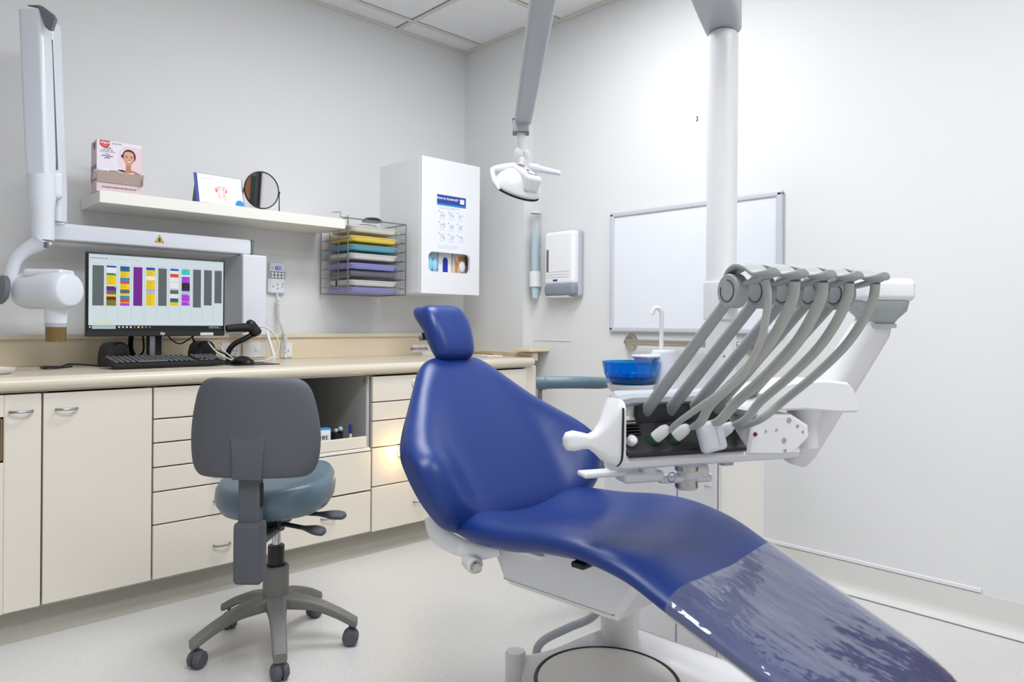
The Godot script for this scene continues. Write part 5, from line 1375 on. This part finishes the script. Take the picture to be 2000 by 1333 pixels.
# ---------------------------------------------------------------- floating shelf and what stands on it
func shelf_things() -> void:
	var o := thing("wall_shelf", "thick white floating shelf above the computer monitor", "shelf", Vector3(1.349, 1.587, -3.41))
	part("board", Sh.new().box(Vector3.ZERO, Vector3(1.122, 0.050, 0.306), 0.0015), M.shelf, o)
	# toothpaste sample box
	o = thing("sample_box", "pink and white toothpaste sample dispenser box on the shelf", "box", Vector3(0.868, 1.612, -3.335), deg_to_rad(-2))
	o.scale = Vector3.ONE * 1.11
	var pk := mat("carton_pink", Color(0.86, 0.78, 0.80), 0.5)
	part("carton", Sh.new().box(Vector3(0, 0.135, 0), Vector3(0.150, 0.110, 0.09), 0.001).box(Vector3(0, 0.025, 0), Vector3(0.150, 0.05, 0.09), 0.001).box(Vector3(0, 0.07, -0.035), Vector3(0.150, 0.06, 0.02)).box(Vector3(-0.073, 0.07, 0), Vector3(0.004, 0.06, 0.09)), pk, o)
	part("open_tray", Sh.new().prism(PackedVector2Array([Vector2(0.042, 0.035), Vector2(0.050, 0.035), Vector2(0.068, 0.072), Vector2(0.062, 0.074)]), -0.075, 0.080, 0.0, Transform3D(Basis(Vector3(0, 0, 1), Vector3(0, 1, 0), Vector3(1, 0, 0)), Vector3.ZERO)).box(Vector3(0.077, 0.055, 0.045), Vector3(0.003, 0.04, 0.04)), mat("carton_inside", Color(0.74, 0.66, 0.63), 0.6), o)
	var rng := RandomNumberGenerator.new()
	rng.seed = 21
	var sach := Sh.new()
	for i in 9:
		sach.rbox(Vector3.ZERO, Vector3(0.05, 0.006, 0.025), 0.002, 1, T(Vector3(-0.055 + i * 0.0135, 0.076 + rng.randf_range(-0.006, 0.008), 0.030 + rng.randf_range(-0.008, 0.01)), Vector3(rng.randf_range(-30, 30), rng.randf_range(-40, 40), rng.randf_range(-25, 25))))
	part("sachets", sach, M.print_white, o).set_meta("kind", "stuff")
	var img := Image.create(300, 220, false, Image.FORMAT_RGB8)
	img.fill(Color(0.91, 0.89, 0.92))
	rect(img, 172, 26, 128, 194, Color(0.92, 0.80, 0.83))
	disc(img, 172, 130, 34, 90, Color(0.92, 0.82, 0.86))
	# a smiling woman's portrait, printed
	disc(img, 216, 96, 46, 52, Color(0.16, 0.10, 0.10))
	disc(img, 168, 100, 8, 12, Color(0.18, 0.11, 0.10))
	rect(img, 194, 150, 36, 70, Color(0.74, 0.50, 0.40))
	disc(img, 222, 235, 62, 36, Color(0.74, 0.50, 0.40))
	disc(img, 160, 215, 26, 12, Color(0.10, 0.09, 0.11))
	disc(img, 214, 112, 37, 52, Color(0.84, 0.62, 0.50))
	disc(img, 214, 84, 34, 24, Color(0.86, 0.65, 0.54))
	disc(img, 198, 104, 8, 3, Color(0.20, 0.12, 0.10))
	disc(img, 232, 104, 8, 3, Color(0.20, 0.12, 0.10))
	disc(img, 198, 95, 10, 2, Color(0.25, 0.15, 0.12))
	disc(img, 232, 95, 10, 2, Color(0.25, 0.15, 0.12))
	disc(img, 216, 122, 6, 4, Color(0.72, 0.48, 0.38))
	disc(img, 216, 141, 19, 9, Color(0.66, 0.25, 0.24))
	disc(img, 216, 139, 15, 5, Color(0.97, 0.96, 0.95))
	lines(img, 40, 190, 30, 1, 8, Color(0.80, 0.78, 0.82), rng)
	for k in 40:
		var a := TAU * k / 40
		rect(img, 78 + 22 * cos(a), 178 + 22 * sin(a), 2, 2, Color(0.76, 0.75, 0.80))
	print_sheet("printed_front", 0.149, 0.109, picture("box_print", img), o, T(Vector3(0, 0.135, 0.0454)))
	var sh := PackedVector2Array([Vector2(-0.066, 0.0), Vector2(-0.032, 0.0)])
	for k in 9:
		var a := -PI * k / 8
		sh.append(Vector2(-0.049 + 0.017 * cos(a), -0.012 + 0.014 * sin(a)))
	part("red_badge", Sh.new().prism(sh, 0.0455, 0.0460, 0.0, T(Vector3(0, 0.189, 0))), M.print_red, o)
	words("Colgate", 0.0085, M.print_white, o, T(Vector3(-0.049, 0.1815, 0.0463), Vector3(0, 0, 0)), "badge_lettering", true, 0.0003)
	var sm := []
	for k in 9:
		var a := PI + PI * k / 8
		sm.append(Vector3(-0.049 + 0.008 * cos(a), 0.174 + 0.005 * sin(a), 0.0463))
	part("badge_smile", Sh.new().tube(sm, 0.0007, 5), M.print_white, o)
	words("SENSITIVE", 0.0055, M.print_grey, o, T(Vector3(-0.009, 0.181, 0.0459)), "lettering", false, 0.0003)
	for q in [["instant", 0.163, true], ["and lasting", 0.156, false], ["sensitivity relief", 0.149, false], ["helps", 0.140, false], ["strengthen", 0.133, true], ["gums", 0.126, true]]:
		words(q[0], 0.0052, M.print_dark if q[2] else M.print_grey, o, T(Vector3(-0.040, q[1], 0.0459)), "lettering", q[2], 0.0003)
	words("COLGATE SENSITIVE PRO-RELIEF", 0.0055, M.print_maroon, o, T(Vector3(0, 0.018, 0.0456)), "lettering", true, 0.0003)
	part("side_badge", Sh.new().prism(sh, -0.0006, 0.0, 0.0, T(Vector3(-0.0750, 0.182, 0.055)) * Transform3D(Basis(Vector3.UP, -PI / 2), Vector3(0, 0, 0))), M.print_red, o)
	# desk calendar
	o = thing("desk_calendar", "spiral-bound tent calendar with a pink tooth diagram on the shelf", "calendar", Vector3(1.285, 1.612, -3.30), deg_to_rad(3))
	img = Image.create(300, 190, false, Image.FORMAT_RGB8)
	img.fill(Color(0.95, 0.955, 0.97))
	lines(img, 20, 24, 90, 1, 9, Color(0.60, 0.65, 0.78), rng)
	lines(img, 20, 60, 60, 9, 12, Color(0.86, 0.87, 0.90), rng)
	lines(img, 205, 70, 60, 5, 12, Color(0.88, 0.89, 0.92), rng)
	for q in [[120, 95, 12, 20], [132, 120, 8, 32], [150, 85, 20, 10], [168, 120, 10, 34], [178, 92, 12, 22], [140, 142, 6, 18], [172, 146, 8, 22]]:
		disc(img, q[0], q[1], q[2], q[3], Color(0.90, 0.70, 0.66))
		disc(img, q[0], q[1], q[2] * 0.55, q[3] * 0.75, Color(0.95, 0.88, 0.85))
	disc(img, 150, 74, 26, 8, Color(0.80, 0.84, 0.84))
	disc(img, 118, 100, 5, 12, Color(0.80, 0.32, 0.30))
	disc(img, 186, 100, 5, 12, Color(0.80, 0.32, 0.30))
	disc(img, 274, 192, 34, 42, Color(0.06, 0.55, 0.86))
	var xf := T(Vector3(0, 0.068, 0.014), Vector3(-14, 0, 0))
	part("page", Sh.new().box(Vector3.ZERO, Vector3(0.205, 0.136, 0.002), 0.0, xf), M.print_white, o)
	print_sheet("printed_page", 0.203, 0.132, picture("calendar_print", img), o, xf * T(Vector3(0, 0, 0.0013)))
	part("blue_backing", Sh.new().box(Vector3(-0.004, 0, 0), Vector3(0.222, 0.140, 0.003), 0.0, xf * T(Vector3(0, 0, -0.004))), M.print_blue, o)
	part("rear_leaf", Sh.new().box(Vector3.ZERO, Vector3(0.205, 0.140, 0.002), 0.0, T(Vector3(0, 0.068, -0.032), Vector3(18, 0, 0))), M.light_grey, o)
	var wires := Sh.new()
	for i in 30:
		wires.tube([Vector3(-0.098 + i * 0.0067, 0.131, -0.004), Vector3(-0.098 + i * 0.0067, 0.137, -0.006), Vector3(-0.098 + i * 0.0067, 0.134, -0.013)], 0.0009, 5)
	part("spiral_wire", wires, M.grey_cap, o)
	# round mirror on wire legs
	o = thing("table_mirror", "round black-rimmed mirror on thin wire legs beside the calendar", "mirror", Vector3(1.478, 1.612, -3.285), deg_to_rad(2.6))
	part("glass_plate", Sh.new().lathe([[0.0, -0.002], [0.083, -0.002], [0.083, 0.002], [0.0, 0.002]], 48, Transform3D(Basis(Vector3(1, 0, 0), PI / 2 + 0.06), Vector3(0, 0.094, 0))), mat("mirror_glass", Color(0.88, 0.88, 0.88), 0.02, 1.0), o)
	var rr := []
	for i in 49:
		var a := TAU * i / 48
		rr.append(Vector3(0.085 * cos(a), 0.094 + 0.085 * sin(a), 0.085 * sin(a) * 0.06))
	part("rim", Sh.new().tube(rr, 0.004, 8), M.black, o)
	part("leg", Sh.new().tube([Vector3(0.089, 0.094, 0), Vector3(0.075, 0.0015, 0.030)], 0.002, 6), M.black, o)
	part("leg", Sh.new().tube([Vector3(0.089, 0.094, 0), Vector3(0.105, 0.0015, -0.030)], 0.002, 6), M.black, o)
	part("pivot", Sh.new().ball(Vector3(0.089, 0.094, 0), Vector3(0.006, 0.006, 0.006), 10), M.black, o)
	part("leg", Sh.new().tube([Vector3(-0.089, 0.094, 0), Vector3(-0.085, 0.0015, -0.030)], 0.002, 6), M.black, o)


# ---------------------------------------------------------------- wire rack of trays
func rack_things() -> void:
	var x0 := 1.930
	var x1 := 2.290
	var zf := -3.265
	var zb := -3.545
	var o := thing("wire_rack", "chrome wire rack hung on the wall at the end of the shelf", "rack", Vector3(2.11, 1.235, -3.405))
	var W := T(-o.position)
	var fr := Sh.new()
	for x in [x0, x1]:
		for z in [zf, zb]:
			fr.tube([Vector3(x, 1.237, z), Vector3(x, 1.622, z)], 0.0034, 8, W)
		for k in 2:
			var z := lerpf(zf, zb, (k + 1) / 3.0)
			fr.tube([Vector3(x, 1.24, z), Vector3(x, 1.62, z)], 0.0018, 6, W)
	for y in [1.237, 1.622]:
		for z in [zf, zb]:
			fr.tube([Vector3(x0, y, z), Vector3(x1, y, z)], 0.0034, 8, W)
		for x in [x0, x1]:
			fr.tube([Vector3(x, y, zf), Vector3(x, y, zb)], 0.0034, 8, W)
	part("frame", fr, M.wire, o)
	for i in 7:
		var y := 1.270 + i * 0.05
		for x in [x0, x1]:
			var rg := Sh.new()
			rg.tube([Vector3(x, y, zf), Vector3(x, y, zb)], 0.0018, 6, W)
			rg.tube([Vector3(x + (0.016 if x == x0 else -0.016), y, zf - 0.004), Vector3(x + (0.016 if x == x0 else -0.016), y, zb)], 0.0016, 6, W)
			rg.tube([Vector3(x, y, zf - 0.004), Vector3(x + (0.016 if x == x0 else -0.016), y, zf - 0.004)], 0.0016, 6, W)
			part("runner", rg, M.wire, o)
	part("hook", Sh.new().tube(smooth([Vector3(x0 - 0.095, 1.634, zf + 0.004), Vector3(x0 - 0.09, 1.640, zf + 0.004), Vector3(x0 - 0.045, 1.645, zf), Vector3(x0 - 0.043, 1.622, zf), Vector3(x0 - 0.004, 1.626, zf), Vector3(x0, 1.636, zf)], 4), 0.0022, 6, W).tube(smooth([Vector3(2.16, 1.622, zb), Vector3(2.18, 1.64, zb), Vector3(2.27, 1.64, zb), Vector3(2.285, 1.622, zb)], 4), 0.0022, 6, W), M.wire, o)
	part("black_tag", Sh.new().box(Vector3(x0 - 0.001, 1.29, lerpf(zf, zb, 0.40)), Vector3(0.006, 0.028, 0.010), 0.001, W), M.black, o)
	var bag := glass("tray_bag", Color(0.85, 0.87, 0.90, 0.07), 0.10)
	var pal := {"white": mat("tray_white", Color(0.86, 0.85, 0.82), 0.4), "yellow": mat("tray_yellow", Color(0.95, 0.82, 0.04), 0.35), "aqua": mat("tray_aqua", Color(0.27, 0.62, 0.70), 0.35), "lilac": mat("tray_lilac", Color(0.52, 0.51, 0.80), 0.35), "dark": mat("tray_dark", Color(0.24, 0.25, 0.30), 0.4)}
	var levels := [[1.250, "lilac", "lilac instrument tray at the very bottom of the wire rack"], [1.288, "white", "white instrument tray just above the lowest lilac tray"], [1.376, "lilac", "bagged lilac instrument tray in the middle of the wire rack"], [1.428, "white", "white tray between the aqua and lilac trays in the rack"], [1.474, "aqua", "aqua blue instrument tray under the yellow one in the rack"], [1.520, "yellow", "bright yellow bagged instrument tray near the rack top"], [1.572, "white", "white instrument tray on the top level of the wire rack"]]
	for l in levels:
		var y: float = l[0]
		var t := thing("instrument_tray", l[2], "tray", Vector3(2.11, y - 0.012, -3.405), 0.0, "trays in the wire rack")
		var rings := []
		for q in [[0.268, 0.218, 0.0], [0.280, 0.230, 0.006], [0.292, 0.240, 0.024], [0.300, 0.248, 0.026], [0.300, 0.248, 0.030], [0.288, 0.236, 0.030], [0.272, 0.222, 0.008], [0.2, 0.15, 0.006]]:
			var ring := PackedVector3Array()
			for p in Sh.rrect(q[0], q[1], 0.03, 4):
				ring.append(Vector3(p.x, q[2], p.y))
			rings.append(ring)
		part("tray", Sh.new().loft(rings), pal[l[1]], t, Transform3D(), 40.0)
		part("plastic_bag", Sh.new().rbox(Vector3(0, 0.018, 0.0), Vector3(0.316, 0.034, 0.262), 0.012, 3), bag, t)
	var t := thing("tray_bag", "dark grey bagged tray below the middle lilac tray in the rack", "tray", Vector3(2.11, 1.322, -3.405), 0.0, "trays in the wire rack")
	part("tray", Sh.new().rbox(Vector3(0, 0.018, -0.01), Vector3(0.285, 0.028, 0.225), 0.010, 3), pal.dark, t)
	part("plastic_bag", Sh.new().rbox(Vector3(0, 0.018, 0.0), Vector3(0.316, 0.034, 0.262), 0.012, 3), bag, t)
	t = thing("steel_dish", "dark blue shiny dish lying on top of the wire rack", "dish", Vector3(2.115, 1.6255, -3.33))
	part("bowl", Sh.new().lathe([[0.0, 0.0], [0.055, 0.0], [0.052, 0.010], [0.038, 0.020], [0.0, 0.024]], 28), mat("dish_navy", Color(0.08, 0.09, 0.20), 0.15), t)


# ---------------------------------------------------------------- last small things on the counter
func counter_odds() -> void:
	var o := thing("sign_card", "small white Non-Sterile card on the upstand behind the headrest", "sign", Vector3(2.575, 0.931, -3.499))
	part("card", Sh.new().box(Vector3(0, 0, 0.0008), Vector3(0.14, 0.046, 0.0016)), M.print_white, o)
	words("Non-Sterile", 0.0165, M.print_maroon, o, T(Vector3(-0.018, 0.0, 0.0019)), "lettering", true, 0.0004)
	o = thing("flat_box", "low white carton lying on the counter behind the chair back", "box", Vector3(2.60, 0.893, -3.30))
	part("carton", Sh.new().box(Vector3(0, 0.012, 0), Vector3(0.22, 0.024, 0.16), 0.002), M.print_white, o)
	o = thing("paper_bundle", "brown and white papers lying at the right end of the counter", "papers", Vector3(2.84, 0.893, -3.18), deg_to_rad(80))
	part("brown_sheet", Sh.new().box(Vector3(0.02, 0.010, 0), Vector3(0.22, 0.020, 0.07), 0.001), M.card, o)
	part("white_sheet", Sh.new().box(Vector3(-0.05, 0.004, -0.05), Vector3(0.18, 0.006, 0.10), 0.001), M.print_white, o)
	# a little warm lamp low behind the chair back lights the drawer fronts
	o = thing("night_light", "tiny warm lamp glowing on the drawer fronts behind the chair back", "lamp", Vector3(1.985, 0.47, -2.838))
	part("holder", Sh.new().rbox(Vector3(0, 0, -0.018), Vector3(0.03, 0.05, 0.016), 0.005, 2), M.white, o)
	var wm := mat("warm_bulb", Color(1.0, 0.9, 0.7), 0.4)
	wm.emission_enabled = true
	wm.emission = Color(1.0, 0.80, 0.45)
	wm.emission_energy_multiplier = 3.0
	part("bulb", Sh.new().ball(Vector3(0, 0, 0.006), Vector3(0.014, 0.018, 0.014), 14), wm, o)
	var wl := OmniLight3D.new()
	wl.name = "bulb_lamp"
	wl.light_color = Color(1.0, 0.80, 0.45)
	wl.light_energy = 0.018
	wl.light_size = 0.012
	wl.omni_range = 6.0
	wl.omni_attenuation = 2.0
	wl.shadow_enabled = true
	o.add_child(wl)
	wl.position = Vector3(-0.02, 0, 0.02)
